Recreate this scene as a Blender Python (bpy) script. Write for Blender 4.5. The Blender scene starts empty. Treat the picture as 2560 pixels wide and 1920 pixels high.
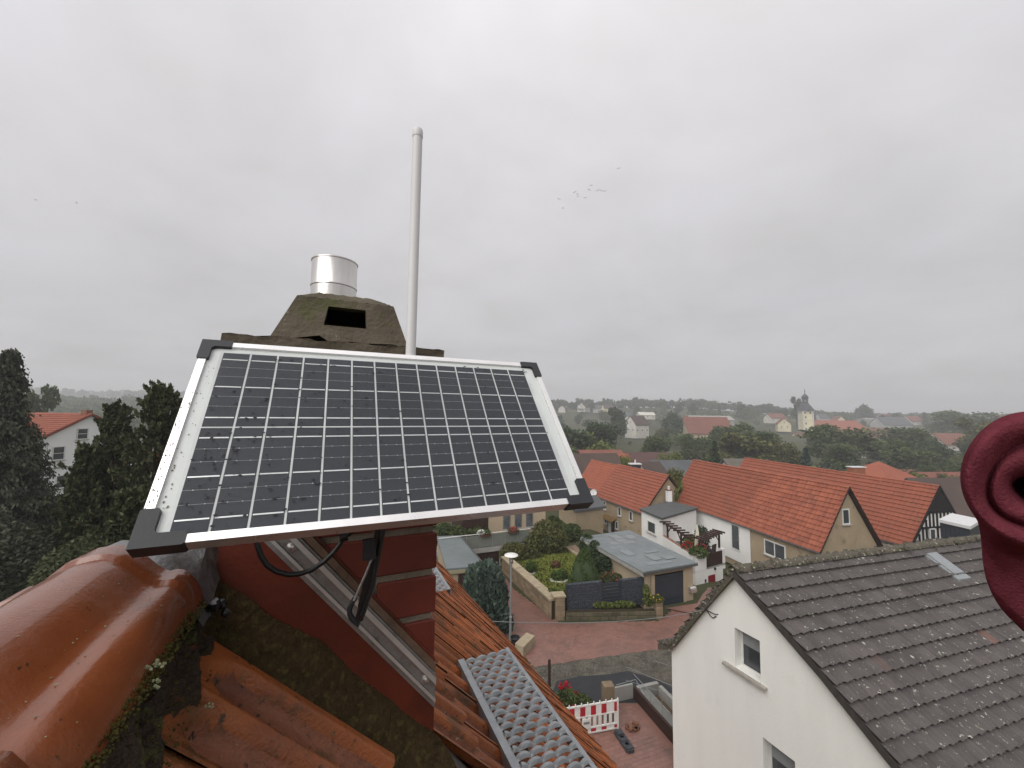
import bpy, math, random
import numpy as np
from mathutils import Vector, Matrix
random.seed(7); RNG = np.random.default_rng(7)
SC = bpy.context.scene
COL = SC.collection
R = math.radians
H = 10.5                                        # eye height above the street, metres

# ------------------------------------------------------------------ camera
FPX, HOR, ROLL = 980.0, 1030.0, 0.012           # focal length in photo pixels (2560 wide), horizon row, roll
pitch = math.atan((HOR - 960) / FPX)
c_f = Vector((0, math.cos(pitch), math.sin(pitch)))
u0 = Vector((0, -math.sin(pitch), math.cos(pitch))); r0 = Vector((1, 0, 0)); ra = math.atan(ROLL)
c_r = r0 * math.cos(ra) + u0 * math.sin(ra)
c_u = u0 * math.cos(ra) - r0 * math.sin(ra)
cam = bpy.data.cameras.new('camera'); cam_o = bpy.data.objects.new('camera', cam); COL.objects.link(cam_o)
cam.sensor_width = 36; cam.lens = 36 * FPX / 2560; cam.clip_start = 0.02; cam.clip_end = 9000
cam_o.matrix_world = Matrix(((c_r.x, c_u.x, -c_f.x, 0), (c_r.y, c_u.y, -c_f.y, 0), (c_r.z, c_u.z, -c_f.z, H), (0, 0, 0, 1)))
SC.camera = cam_o
# ------------------------------------------------------------------ sky, sun, exposure
SUN_EL, SUN_AZ = 40, 214                        # behind the camera, a little to the left
w = bpy.data.worlds.new('World'); SC.world = w; w.use_nodes = True
nt = w.node_tree; nt.nodes.clear()
def N(t, **k):
    n = nt.nodes.new(t)
    for a, b in k.items(): setattr(n, a, b)
    return n
sky = N('ShaderNodeTexSky', sky_type='NISHITA', sun_disc=False, sun_elevation=R(SUN_EL), sun_rotation=R(SUN_AZ))
tc = N('ShaderNodeTexCoord'); sep = N('ShaderNodeSeparateXYZ'); nt.links.new(tc.outputs['Generated'], sep.inputs[0])
def MATH(op, a, b=None, c=None, clamp=False):
    n = N('ShaderNodeMath', operation=op, use_clamp=clamp)
    for i, s in enumerate((a, b, c)):
        if s is None: continue
        if isinstance(s, (int, float)): n.inputs[i].default_value = s
        else: nt.links.new(s, n.inputs[i])
    return n.outputs[0]
zc = MATH('MAXIMUM', sep.outputs[2], 0.0)
zd = MATH('ADD', zc, 0.22)
cx = MATH('DIVIDE', sep.outputs[0], zd); cy = MATH('DIVIDE', sep.outputs[1], zd)
cmb = N('ShaderNodeCombineXYZ'); nt.links.new(cx, cmb.inputs[0]); nt.links.new(cy, cmb.inputs[1])
def wnoise(scale, detail, dist):
    n = N('ShaderNodeTexNoise'); n.inputs['Scale'].default_value = scale; n.inputs['Detail'].default_value = detail
    n.inputs['Distortion'].default_value = dist; n.inputs['Roughness'].default_value = 0.55
    nt.links.new(cmb.outputs[0], n.inputs['Vector']); return n.outputs['Fac']
n1 = wnoise(0.9, 5, 0.6); n2 = wnoise(2.6, 4, 0.3)
cl = MATH('ADD', MATH('MULTIPLY', n1, 0.7), MATH('MULTIPLY', n2, 0.3))
cl = MATH('MULTIPLY_ADD', cl, 1.0, -0.5)                      # about -.25 .. .25
grad = MATH('MULTIPLY_ADD', MATH('POWER', zc, 0.8), 2.3, 4.55); grad = MATH('MULTIPLY_ADD', MATH('POWER', zc, 4.0), 4.0, grad)  # brighter towards the zenith, like any overcast
lum = MATH('MULTIPLY', grad, MATH('MULTIPLY_ADD', cl, 0.75, 1.0))
hue = N('ShaderNodeMix', data_type='RGBA'); hue.inputs['A'].default_value = (1, 0.974, 0.975, 1); hue.inputs['B'].default_value = (0.986, 0.965, 1.0, 1)
nt.links.new(MATH('MULTIPLY_ADD', n2, 3, -1, True), hue.inputs['Factor'])
cc = N('ShaderNodeVectorMath', operation='SCALE'); nt.links.new(hue.outputs['Result'], cc.inputs[0]); nt.links.new(lum, cc.inputs['Scale'])
mx = N('ShaderNodeMix', data_type='RGBA'); mx.inputs['Factor'].default_value = 0.96
nt.links.new(sky.outputs[0], mx.inputs['A']); nt.links.new(cc.outputs[0], mx.inputs['B'])
bg = N('ShaderNodeBackground'); bg.inputs['Strength'].default_value = 0.060
nt.links.new(mx.outputs['Result'], bg.inputs['Color'])
wo = N('ShaderNodeOutputWorld'); nt.links.new(bg.outputs[0], wo.inputs['Surface'])
sl = bpy.data.lights.new('sun', 'SUN'); sl.energy = 1.5; sl.angle = R(60); sl.color = (1, 0.97, 0.93)
so = bpy.data.objects.new('sun', sl); COL.objects.link(so); so.location = (0, 0, 60)
sd = Vector((math.sin(R(SUN_AZ)) * math.cos(R(SUN_EL)), math.cos(R(SUN_AZ)) * math.cos(R(SUN_EL)), math.sin(R(SUN_EL))))
so.rotation_euler = sd.to_track_quat('Z', 'Y').to_euler()
vs = SC.view_settings; vs.view_transform = 'Standard'; vs.look = 'None'; vs.gamma = 1; vs.exposure = 1.0; vs.use_curve_mapping = False
SC.render.engine = 'CYCLES'; SC.cycles.use_denoising = True; SC.cycles.max_bounces = 6; SC.cycles.diffuse_bounces = 3
SC.cycles.transparent_max_bounces = 16; SC.cycles.sample_clamp_indirect = 4

# ------------------------------------------------------------------ coordinates
TH = R(24.5)                                    # heading of our roof ridge, left of straight ahead
U = Vector((-math.sin(TH), math.cos(TH), 0)); V = Vector((math.cos(TH), math.sin(TH), 0)); Z = Vector((0, 0, 1))
def P(u, v, z): return U * u + V * v + Z * (z + H)          # along the ridge, across it, height relative to the eye
def W(x, y, z): return Vector((x, y, z + H))
def ray(px, py): return (c_r * (px - 1280) - c_u * (py - 960) + c_f * FPX)
def at(px, py, y):                              # point at distance y straight ahead
    d = ray(px, py); return d * (y / d.y) + Z * H
def onz(px, py, z):                             # point on a level at height z relative to the eye
    d = ray(px, py); return d * (z / d.z) + Z * H
def sstep(a, b, x):
    t = min(1, max(0, (x - a) / (b - a))); return t * t * (3 - 2 * t)
def lerp(a, b, t): return a + (b - a) * t
def interp(x, xs, ys):
    return float(np.interp(x, xs, ys))
def ground_z(x, y):                             # relative to the eye
    r = math.hypot(x, y); z = -10.5
    if y > 0:
        t = x / max(y, 1)
        k = sstep(-6, 2, x + 2)                   # the ground falls behind the garages
        z += -1.5 * sstep(23, 29, y) * sstep(8, 11.5, x) - 0.6 * sstep(30, 36, y) - 2.2 * sstep(33, 60, y)
        amp = interp(t, [-1.6, -.8, -.3, 0, .45, .62, .85, 1.5], [15, 15, 19, 22, 23, 17, 8.5, 9])
        z += amp * sstep(280, 560, r)
        z += interp(t, [-1.5, -.9, -.5, -.2, 0], [16, 18, 9, 2, 0]) * sstep(620, 1200, r)
    return z
def gnd(x, y): return Vector((x, y, ground_z(x, y) + H))

# ------------------------------------------------------------------ materials
MATS = {}
def rgba(c): return (c[0], c[1], c[2], 1)
def M(name, c1, c2=None, scale=6, rough=0.8, spec=0.3, bump=0.0, bscale=40, rnd=0.0, metal=0.0, coat=0.0, spots=(), detail=5,
      stretch=None, island=0.0, sheen=0.0, trans=0.0, roughvar=0.0):
    if name in MATS: return MATS[name]
    m = bpy.data.materials.new(name); m.use_nodes = True; t = m.node_tree; L = t.links.new
    b = t.nodes['Principled BSDF']
    def nn(ty, **k):
        n = t.nodes.new(ty)
        for a, v in k.items(): setattr(n, a, v)
        return n
    geo = nn('ShaderNodeNewGeometry'); pos = geo.outputs['Position']
    if stretch:
        mp = nn('ShaderNodeMapping'); mp.inputs['Rotation'].default_value = stretch[0]; mp.inputs['Scale'].default_value = stretch[1]
        L(pos, mp.inputs[0]); spos = mp.outputs[0]
    else: spos = pos
    def noise(sc, det=detail, p=None, ro=.6):
        n = nn('ShaderNodeTexNoise'); n.inputs['Scale'].default_value = sc; n.inputs['Detail'].default_value = det; n.inputs['Roughness'].default_value = ro
        L(p or spos, n.inputs['Vector']); return n.outputs['Fac']
    c2 = c2 or tuple(x * 0.72 for x in c1)
    f = noise(scale)
    rp = nn('ShaderNodeMapRange'); rp.inputs[1].default_value = .32; rp.inputs[2].default_value = .68; L(f, rp.inputs[0])
    mixn = nn('ShaderNodeMix', data_type='RGBA'); mixn.inputs['A'].default_value = rgba(c1); mixn.inputs['B'].default_value = rgba(c2)
    L(rp.outputs[0], mixn.inputs['Factor']); out = mixn.outputs['Result']
    for col, sc, lo, hi in spots:                # growths and stains with their own outline
        g = noise(sc, 4, pos, .65); q = nn('ShaderNodeMapRange'); q.inputs[1].default_value = lo; q.inputs[2].default_value = hi; L(g, q.inputs[0])
        k = nn('ShaderNodeMix', data_type='RGBA'); k.inputs['B'].default_value = rgba(col); L(out, k.inputs['A']); L(q.outputs[0], k.inputs['Factor']); out = k.outputs['Result']
    if rnd or island:
        src = nn('ShaderNodeObjectInfo').outputs['Random'] if rnd else geo.outputs['Random Per Island']
        a = rnd or island
        q = nn('ShaderNodeMapRange'); q.inputs[3].default_value = 1 - a; q.inputs[4].default_value = 1 + a; L(src, q.inputs[0])
        s = nn('ShaderNodeVectorMath', operation='SCALE'); L(out, s.inputs[0]); L(q.outputs[0], s.inputs['Scale']); out = s.outputs[0]
    L(out, b.inputs['Base Color'])
    b.inputs['Roughness'].default_value = rough; b.inputs['Specular IOR Level'].default_value = spec; b.inputs['Metallic'].default_value = metal
    b.inputs['Coat Weight'].default_value = coat; b.inputs['Coat Roughness'].default_value = .06
    if sheen: b.inputs['Sheen Weight'].default_value = sheen; b.inputs['Sheen Roughness'].default_value = .5
    if roughvar:
        q = nn('ShaderNodeMapRange'); q.inputs[1].default_value = .3; q.inputs[2].default_value = .7; q.inputs[3].default_value = max(.05, rough - roughvar); q.inputs[4].default_value = min(1, rough + roughvar)
        L(noise(scale * 2.3, 4, pos), q.inputs[0]); L(q.outputs[0], b.inputs['Roughness'])
    if bump:
        bn = nn('ShaderNodeBump'); bn.inputs['Strength'].default_value = bump; bn.inputs['Distance'].default_value = 1 / bscale
        L(noise(bscale, 4), bn.inputs['Height']); L(bn.outputs[0], b.inputs['Normal'])
    if trans:
        tr = nn('ShaderNodeBsdfTranslucent'); L(out, tr.inputs['Color']); ms = nn('ShaderNodeMixShader'); ms.inputs[0].default_value = trans
        L(b.outputs[0], ms.inputs[1]); L(tr.outputs[0], ms.inputs[2]); L(ms.outputs[0], t.nodes['Material Output'].inputs['Surface'])
    MATS[name] = m; return m
def glass_sheet(name, tint=(1, 1, 1), rough=.03, ior=1.45):
    m = bpy.data.materials.new(name); m.use_nodes = True; t = m.node_tree; t.nodes.remove(t.nodes['Principled BSDF'])
    a = t.nodes.new('ShaderNodeBsdfTransparent'); a.inputs[0].default_value = rgba(tint); g = t.nodes.new('ShaderNodeBsdfGlossy'); g.inputs['Roughness'].default_value = rough
    f = t.nodes.new('ShaderNodeFresnel'); f.inputs[0].default_value = ior; x = t.nodes.new('ShaderNodeMixShader')
    for s, d in ((f.outputs[0], x.inputs[0]), (a.outputs[0], x.inputs[1]), (g.outputs[0], x.inputs[2]), (x.outputs[0], t.nodes['Material Output'].inputs['Surface'])): t.links.new(s, d)
    return m

terra_wet = M('wet_terracotta', (.215, .060, .019), (.125, .034, .013), 5, .24, .5, .12, 170, roughvar=.12, coat=.5, spots=(((.10, .032, .012), 9, .52, .72), ((.05, .024, .012), 85, .66, .72), ((.035, .02, .012), 30, .68, .76), ((.33, .29, .22), 95, .745, .78)))
terra_old = M('weathered_terracotta', (.40, .115, .028), (.22, .066, .024), 5, .40, .4, .5, 160, rnd=.3, roughvar=.15, spots=(((.065, .040, .018), 7, .53, .69), ((.035, .024, .014), 60, .6, .7), ((.08, .08, .03), 17, .64, .75), ((.30, .30, .22), 55, .70, .75)))
terra_worn = M('worn_trough_clay', (.26, .095, .050), (.17, .062, .034), 9, .55, .35, .5, 140, rnd=.2, spots=(((.03, .022, .014), 75, .6, .68), ((.06, .045, .018), 11, .52, .68), ((.30, .30, .22), 50, .69, .74)))
terra_grime = M('grimy_clay', (.14, .046, .018), (.07, .028, .014), 14, .6, .3, .4, 140, spots=(((.02, .014, .009), 30, .45, .6),))
terra_new = M('new_red_tile', (.275, .082, .044), (.225, .064, .036), 1.2, .62, .3, .2, 60, rnd=.14, island=.0, spots=(((.17, .065, .042), .8, .55, .85),))
terra_far = M('far_red_tile', (.27, .082, .046), (.22, .066, .038), .5, .7, .25, island=.1)
terra_mid = M('dull_red_tile', (.19, .078, .056), (.15, .06, .045), .3, .75, .2, island=.12)
brown_far = M('brown_roof_tile', (.085, .06, .05), (.06, .045, .04), .4, .8, .2, island=.15)
grey_far = M('grey_roofing', (.10, .105, .11), (.075, .08, .085), .4, .8, .2, island=.1)
slate_tile = M('grey_concrete_tile', (.102, .090, .086), (.07, .062, .06), 2.5, .78, .25, .3, 90, rnd=.10, spots=(((.42, .42, .36), 9, .635, .67), ((.32, .32, .27), 21, .655, .69), ((.085, .085, .055), 4.5, .62, .75)))
slate_moss = M('mossy_ridge_concrete', (.115, .10, .082), (.07, .062, .05), 9, .9, .15, .7, 40, spots=(((.36, .35, .28), 9, .58, .66), ((.07, .085, .03), 8, .56, .66)))
brick_red = M('red_clinker', (.165, .034, .022), (.12, .026, .018), 9, .42, .4, .2, 300, rnd=.1)
mortar_m = M('lime_mortar', (.26, .23, .185), (.18, .155, .12), 30, .95, .1, .8, 180)
red_sheet = M('red_painted_sheet', (.135, .027, .014), (.10, .02, .011), 4, .45, .4, .1, 50, spots=(((.055, .018, .010), 8, .48, .75), ((.10, .06, .035), 26, .66, .75)))
moss_band = M('mossy_felt', (.062, .042, .020), (.040, .028, .014), 38, .95, .1, 1.0, 90, spots=(((.085, .066, .026), 75, .52, .66), ((.09, .04, .018), 120, .64, .7), ((.10, .035, .016), 6, .62, .75)))
moss_m = M('moss', (.085, .072, .02), (.04, .036, .012), 40, .95, .1, .8, 300, island=.4)
lichen_m = M('pale_lichen', (.25, .25, .15), (.25, .27, .17), 60, .95, .1, .5, 400, island=.2)
mortar_dark = M('dark_wet_mortar', (.045, .03, .018), (.022, .016, .011), 28, .7, .25, 1.0, 70, spots=(((.06, .062, .02), 24, .56, .66), ((.11, .035, .016), 15, .62, .7), ((.22, .20, .17), 70, .7, .76)))
lead_m = M('lead_flashing', (.20, .20, .205), (.11, .108, .11), 12, .42, .5, .3, 60, metal=.35, spots=(((.09, .085, .05), 26, .58, .72),))
alu = M('aluminium', (.80, .79, .78), (.70, .69, .68), 12, .32, .5, .05, 200, metal=.75, roughvar=.1)
alu_dull = M('dull_aluminium', (.32, .31, .30), (.23, .22, .21), 18, .42, .5, .2, 120, metal=.6, spots=(((.16, .14, .11), 30, .58, .75),))
steel = M('stainless_steel', (.72, .70, .68), (.55, .53, .51), 6, .3, .5, .05, 60, metal=.85, stretch=((0, 0, 0), (3, 3, .4)))
zinc = M('galvanised_steel', (.33, .35, .36), (.23, .245, .255), 22, .42, .5, .1, 60, metal=.35)
black_pl = M('black_plastic', (.022, .024, .028), (.016, .018, .02), 20, .5, .4, .1, 300)
cable_m = M('black_cable', (.008, .008, .009), None, 10, .4, .5)
cell_m = M('solar_cell', (.058, .060, .069), (.050, .052, .061), 3, .6, .1, rnd=.05)
back_m = M('white_backsheet', (.72, .72, .70), (.66, .66, .65), 8, .5, .4)
busbar_m = M('silver_busbar', (.85, .85, .84), None, 8, .3, .5, metal=.3)
gap_m = M('cell_gap_white', (.74, .74, .73), None, 8, .5, .4)
panel_glass = glass_sheet('panel_glass', (.95, .96, .96), .42, 1.16)
drop_m = M('water_drop', (.018, .019, .024), None, 10, .3, .2)
dirt_m = M('brown_grime', (.16, .12, .08), None, 30, .9, .1)
white_pl = M('white_plastic', (.60, .60, .60), (.54, .54, .545), 3, .45, .4)
conc_dark = M('mossy_concrete', (.115, .096, .072), (.07, .058, .042), 13, .9, .15, .5, 90, spots=(((.075, .08, .034), 7, .57, .7), ((.25, .24, .19), 60, .68, .73)))
near_black = M('near_black', (.006, .006, .006), None, 5, .95, .05)  # near-black: cowl lining, and painted shade at garage door and foot sockets
plaster_w = M('white_render', (.82, .815, .775), (.775, .77, .73), 1.0, .9, .15, .35, 45, stretch=((0, 0, 0), (2.6, 2.6, .35)), spots=(((.68, .67, .62), .9, .6, .88),))
plaster_w2 = M('white_wall_paint', (.74, .735, .72), (.66, .65, .63), .7, .9, .15, .1, 40)
plaster_tan = M('tan_render', (.36, .285, .195), (.29, .23, .155), .8, .92, .1, .3, 30, spots=(((.17, .135, .09), 1.3, .58, .75),))
plaster_beige = M('beige_render', (.42, .34, .24), (.36, .29, .205), .6, .9, .1, .2, 30)
plaster_cream = M('cream_render', (.62, .55, .36), (.56, .50, .33), .4, .9, .1)
plaster_y = M('yellow_render', (.62, .56, .38), None, .4, .9, .1)
win_white = M('white_window_frame', (.72, .72, .70), None, 5, .45, .4)
pane_m = M('window_glass', (.035, .04, .045), (.06, .065, .07), 1.3, .06, .6)
curtain_m = M('net_curtain', (.30, .31, .32), (.20, .21, .22), 60, .8, .2)
sill_m = M('stone_sill', (.40, .37, .33), (.28, .26, .23), 9, .8, .2, .3, 80)
wood_dark = M('dark_brown_wood', (.045, .022, .016), (.03, .016, .012), 14, .65, .3, .2, 80)
wood_old = M('old_wood', (.14, .095, .06), (.09, .06, .04), 20, .85, .2, .3, 90)
anth = M('anthracite_metal', (.034, .042, .056), None, 6, .4, .4)
felt_grey = M('grey_bitumen_felt', (.165, .185, .19), (.13, .148, .152), .7, .55, .35, .2, 60, roughvar=.2, spots=(((.23, .25, .255), 1.1, .6, .72),))
felt_dark = M('dark_bitumen_felt', (.085, .092, .09), (.068, .074, .074), .9, .6, .3, .2, 60)
stone_wall = M('tan_stone', (.27, .205, .135), (.19, .145, .095), 2.2, .9, .15, .6, 25, rnd=.18, spots=(((.10, .085, .05), 3, .58, .75),))
coping_m = M('stone_coping', (.40, .33, .23), (.29, .24, .165), 3, .88, .15, .5, 40, rnd=.1)
gabion_m = M('dark_slate_fill', (.075, .083, .10), (.03, .034, .042), 9, .7, .3, 1.0, 14)
paving_m = M('red_paving', (.245, .125, .098), (.185, .10, .08), .55, .38, .45, .3, 30, island=.12, roughvar=.12, spots=(((.13, .085, .068), 1.1, .56, .72),))
paving_base = M('red_paving_far', (.23, .118, .092), (.175, .095, .076), .7, .42, .4, .3, 18, spots=(((.11, .085, .065), .9, .58, .75),))
gravel_m = M('gravel', (.145, .13, .105), (.075, .07, .058), 1.6, .9, .15, 1.0, 16, spots=(((.22, .205, .18), 7, .58, .7),))
gravel_m2 = M('gravel_stone', (.17, .155, .13), (.12, .11, .09), 9, .85, .2, island=.3)
asphalt_m = M('fresh_asphalt', (.030, .032, .036), (.022, .024, .027), 2.2, .6, .35, .8, 30)
lawn_m = M('lawn_turf', (.23, .245, .056), (.175, .20, .045), .9, .95, .1, .8, 12, spots=(((.125, .12, .04), 2.2, .55, .7),))
grass_m = M('grass_blade', (.26, .285, .065), (.20, .235, .052), 1.2, .85, .15, island=.25, trans=.25)
earth_m = M('meadow', (.066, .068, .034), (.05, .055, .028), .05, .95, .1, spots=(((.16, .14, .06), .012, .58, .66),))
white_stone = M('white_gravel', (.66, .65, .62), (.5, .49, .46), 20, .8, .2)
conc_l = M('light_concrete', (.33, .325, .30), (.24, .235, .215), 1.5, .85, .2, .3, 30)
conc_g = M('grey_concrete', (.21, .21, .19), (.15, .148, .135), 1.4, .85, .2, .3, 30)
frost_glass = M('frosted_glass_panel', (.17, .19, .165), (.14, .16, .14), 1.2, .2, .5)
red_p = M('red_reflective', (.45, .022, .035), None, 5, .4, .4)
white_p = M('white_barrier_plastic', (.74, .73, .70), (.62, .61, .58), 4, .45, .4)
fleece = M('maroon_fleece', (.150, .036, .048), (.105, .024, .034), 45, 1.0, .0, .9, 260)
timber_bk = M('black_timber', (.018, .016, .016), None, 3, .8, .2)
red_fl = M('red_petals', (.42, .012, .016), (.30, .01, .015), 30, .7, .2, island=.3)
pink_fl = M('coral_petals', (.50, .09, .07), (.38, .05, .05), 30, .7, .2, island=.3)
yel_fl = M('yellow_petals', (.60, .38, .02), None, 30, .7, .2, island=.2)
wht_fl = M('white_petals', (.7, .7, .66), None, 30, .7, .2)
bark_m = M('bark', (.065, .05, .036), (.04, .03, .022), 14, .95, .1, .8, 40)
def leafmat(name, a, b, sc=1.2, tr=.25): return M(name, a, b, sc, .75, .2, island=.35, trans=tr, rnd=0)
lf_mid = leafmat('leaf_mid_green', (0.087, 0.113, 0.038), (0.055, 0.078, 0.029))
lf_dark = leafmat('leaf_dark_green', (0.058, 0.083, 0.035), (0.035, 0.054, 0.026))
lf_lime = leafmat('leaf_light_green', (0.142, 0.169, 0.041), (0.097, 0.121, 0.034))
lf_olive = leafmat('leaf_olive', (0.119, 0.119, 0.042), (0.077, 0.084, 0.031))
lf_spruce = leafmat('needle_dark', (0.069, 0.077, 0.049), (0.041, 0.049, 0.032), 2.0, .1)
lf_pine = leafmat('needle_pine', (0.075, 0.087, 0.038), (0.042, 0.053, 0.026), 1.5, .12)
lf_brown = leafmat('needle_brown', (.085, .04, .018), (.06, .03, .015), 2, .1)
lf_blue = leafmat('needle_blue_green', (0.102, 0.138, 0.108), (0.060, 0.090, 0.072), 3, .15)
lf_box = leafmat('box_leaf', (0.077, 0.115, 0.028), (0.053, 0.084, 0.022), 3, .2)
lf_topiary = leafmat('topiary_leaf', (0.073, 0.109, 0.031), (0.056, 0.087, 0.025), 2, .2)
bird_m = M('dark_feathers', (.05, .05, .052), None, 5, .8, .2)
sill_dirty = M('dirty_sheet_edge', (.17, .11, .075), (.10, .07, .05), 18, .8, .2, .3, 80)

# ------------------------------------------------------------------ mesh building
ORG = {}                                         # world origin of every object (no rotations on parents)
class MB:
    def __init__(s): s.v = []; s.f = []
    def add(s, vs, fs):
        o = len(s.v); s.v += [Vector(p) for p in vs]; s.f += [tuple(i + o for i in f) for f in fs]; return s
    def quad(s, a, b, c, d): return s.add([a, b, c, d], [(0, 1, 2, 3)])
    def poly(s, pts): return s.add(pts, [tuple(range(len(pts)))])
    def box(s, o, a, b, c):                      # corner + three edge vectors
        o, a, b, c = map(Vector, (o, a, b, c))
        if a.cross(b).dot(c) < 0: a, b = b, a
        return s.add([o, o + a, o + a + b, o + b, o + c, o + a + c, o + a + b + c, o + b + c],
                     [(3, 2, 1, 0), (4, 5, 6, 7), (0, 1, 5, 4), (1, 2, 6, 5), (2, 3, 7, 6), (3, 0, 4, 7)])
    def cbox(s, c, a, b, d):                     # centre + three full-size edge vectors
        c, a, b, d = map(Vector, (c, a, b, d)); return s.box(c - a / 2 - b / 2 - d / 2, a, b, d)
    def prism(s, pts, vec):
        n = len(pts); pts = [Vector(p) for p in pts]; vec = Vector(vec)
        nrm = Vector((0, 0, 0))
        for i in range(n): nrm += pts[i].cross(pts[(i + 1) % n])
        if nrm.dot(vec) > 0: pts = pts[::-1]
        return s.add(pts + [p + vec for p in pts], [tuple(range(n)), tuple(range(2 * n - 1, n - 1, -1))] + [(i, i + n, (i + 1) % n + n, (i + 1) % n)[::-1] for i in range(n)])
    def tube(s, path, r, n=8, cap=True):
        path = [Vector(p) for p in path]; k = len(path); rs = r if isinstance(r, (list, tuple)) else [r] * k
        o = len(s.v); ref = None
        for i, p in enumerate(path):
            t = (path[min(i + 1, k - 1)] - path[max(i - 1, 0)]).normalized()
            if ref is None: ref = t.orthogonal().normalized()
            ref = (ref - t * ref.dot(t)).normalized(); q = t.cross(ref)
            for j in range(n):
                a = 2 * math.pi * j / n; s.v.append(p + (ref * math.cos(a) + q * math.sin(a)) * rs[i])
        for i in range(k - 1):
            for j in range(n):
                a = o + i * n + j; b = o + i * n + (j + 1) % n; s.f.append((a, b, b + n, a + n))
        if cap: s.f.append(tuple(o + j for j in range(n))[::-1]); s.f.append(tuple(o + (k - 1) * n + j for j in range(n)))
        return s
    def lathe(s, base, prof, n=20, axis=Z, cap=True):   # prof: (radius, height)
        base = Vector(base); axis = Vector(axis).normalized(); e = axis.orthogonal().normalized(); q = axis.cross(e); o = len(s.v)
        for r, h in prof:
            for j in range(n):
                a = 2 * math.pi * j / n; s.v.append(base + axis * h + (e * math.cos(a) + q * math.sin(a)) * r)
        for i in range(len(prof) - 1):
            for j in range(n):
                a = o + i * n + j; b = o + i * n + (j + 1) % n; s.f.append((a, b, b + n, a + n))
        if cap:
            if prof[0][0] > 0: s.f.append(tuple(o + j for j in range(n))[::-1])
            if prof[-1][0] > 0: s.f.append(tuple(o + (len(prof) - 1) * n + j for j in range(n)))
        return s
    def grid(s, fn, nu, nv):                     # fn(a, b) for a, b in 0..1
        o = len(s.v)
        for i in range(nu + 1):
            for j in range(nv + 1): s.v.append(Vector(fn(i / nu, j / nv)))
        for i in range(nu):
            for j in range(nv):
                a = o + i * (nv + 1) + j; s.f.append((a, a + nv + 1, a + nv + 2, a + 1))
        return s
    def blob(s, c, r, n=8, m=5, jit=.25, sq=(1, 1, 1)):
        o = len(s.v); c = Vector(c)
        for i in range(m + 1):
            for j in range(n):
                a = math.pi * i / m; b = 2 * math.pi * j / n; k = r * (1 + random.uniform(-jit, jit))
                s.v.append(c + Vector((math.sin(a) * math.cos(b) * k * sq[0], math.sin(a) * math.sin(b) * k * sq[1], math.cos(a) * k * sq[2])))
        for i in range(m):
            for j in range(n):
                a = o + i * n + j; b = o + i * n + (j + 1) % n; s.f.append((a, a + n, b + n, b))
        return s
    def mesh(s, name, mat, org=Vector((0, 0, 0)), smooth=False):
        me = bpy.data.meshes.new(name); me.from_pydata([tuple(p - org) for p in s.v], [], s.f)
        if mat: me.materials.append(mat)
        if smooth:
            me.polygons.foreach_set('use_smooth', [True] * len(me.polygons))
            try: me.set_sharp_from_angle(angle=R(38))
            except Exception: pass
        me.update(); return me
    def build(s, name, mat, parent=None, smooth=False, org=None, **tags):
        o = Vector(org) if org is not None else (ORG[parent.name] if parent else Vector((0, 0, 0)))
        ob = bpy.data.objects.new(name, s.mesh(name, mat, o, smooth)); COL.objects.link(ob)
        if parent: ob.parent = parent; ob.location = o - ORG[parent.name]
        else: ob.location = o
        ORG[ob.name] = o
        for k, v in tags.items(): ob[k] = v
        return ob
def tag(o, label, cat, group=None):
    o['label'] = label; o['category'] = cat
    if group: o['group'] = group
    return o
def thing(name, loc, label, cat, group=None):
    o = bpy.data.objects.new(name, None); COL.objects.link(o); o.location = Vector(loc); o.empty_display_size = .2
    ORG[o.name] = Vector(loc); return tag(o, label, cat, group)
def link(name, me, parent, mat4):                # shared mesh, placed in world by mat4
    o = bpy.data.objects.new(name, me); COL.objects.link(o)
    if parent:
        o.parent = parent; m = mat4.copy(); m.translation = mat4.translation - ORG[parent.name]; o.matrix_local = m
    else: o.matrix_world = mat4
    ORG[o.name] = mat4.translation.copy(); return o
def mesh_np(name, v, nper, mat):                 # n-gon soup from a numpy array (faces, nper, 3)
    k = len(v); me = bpy.data.meshes.new(name); me.vertices.add(k * nper); me.vertices.foreach_set('co', np.ascontiguousarray(v, dtype=np.float32).ravel())
    me.loops.add(k * nper); me.loops.foreach_set('vertex_index', np.arange(k * nper, dtype=np.int32))
    me.polygons.add(k); me.polygons.foreach_set('loop_start', np.arange(0, k * nper, nper, dtype=np.int32)); me.polygons.foreach_set('loop_total', np.full(k, nper, dtype=np.int32))
    me.update(calc_edges=True); me.materials.append(mat); return me
def leaves(c, size, aspect=1.0, dirs=None, rng=RNG, spread=1.0):
    """quads round the points c (n,3); dirs orients the long axis when given"""
    n = len(c); a = rng.normal(size=(n, 3)) * spread
    if dirs is not None: a = dirs + a * .35
    a /= np.linalg.norm(a, axis=1, keepdims=True) + 1e-9
    b = np.cross(a, rng.normal(size=(n, 3))); b /= np.linalg.norm(b, axis=1, keepdims=True) + 1e-9
    s = (size * (0.6 + 0.8 * rng.random((n, 1)))) / 2
    a = a * s * aspect; b = b * s
    return np.stack([c - a, c - a * .1 + b, c + a, c - a * .1 - b], 1)
def add_np(name, v, mat, parent=None, org=None, **tags):
    o = Vector(org) if org is not None else (ORG[parent.name] if parent else Vector((0, 0, 0)))
    ob = bpy.data.objects.new(name, mesh_np(name, v - np.array(o), 4, mat)); COL.objects.link(ob)
    if parent: ob.parent = parent; ob.location = o - ORG[parent.name]
    else: ob.location = o
    ORG[ob.name] = o
    for k, t in tags.items(): ob[k] = t
    return ob
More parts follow.
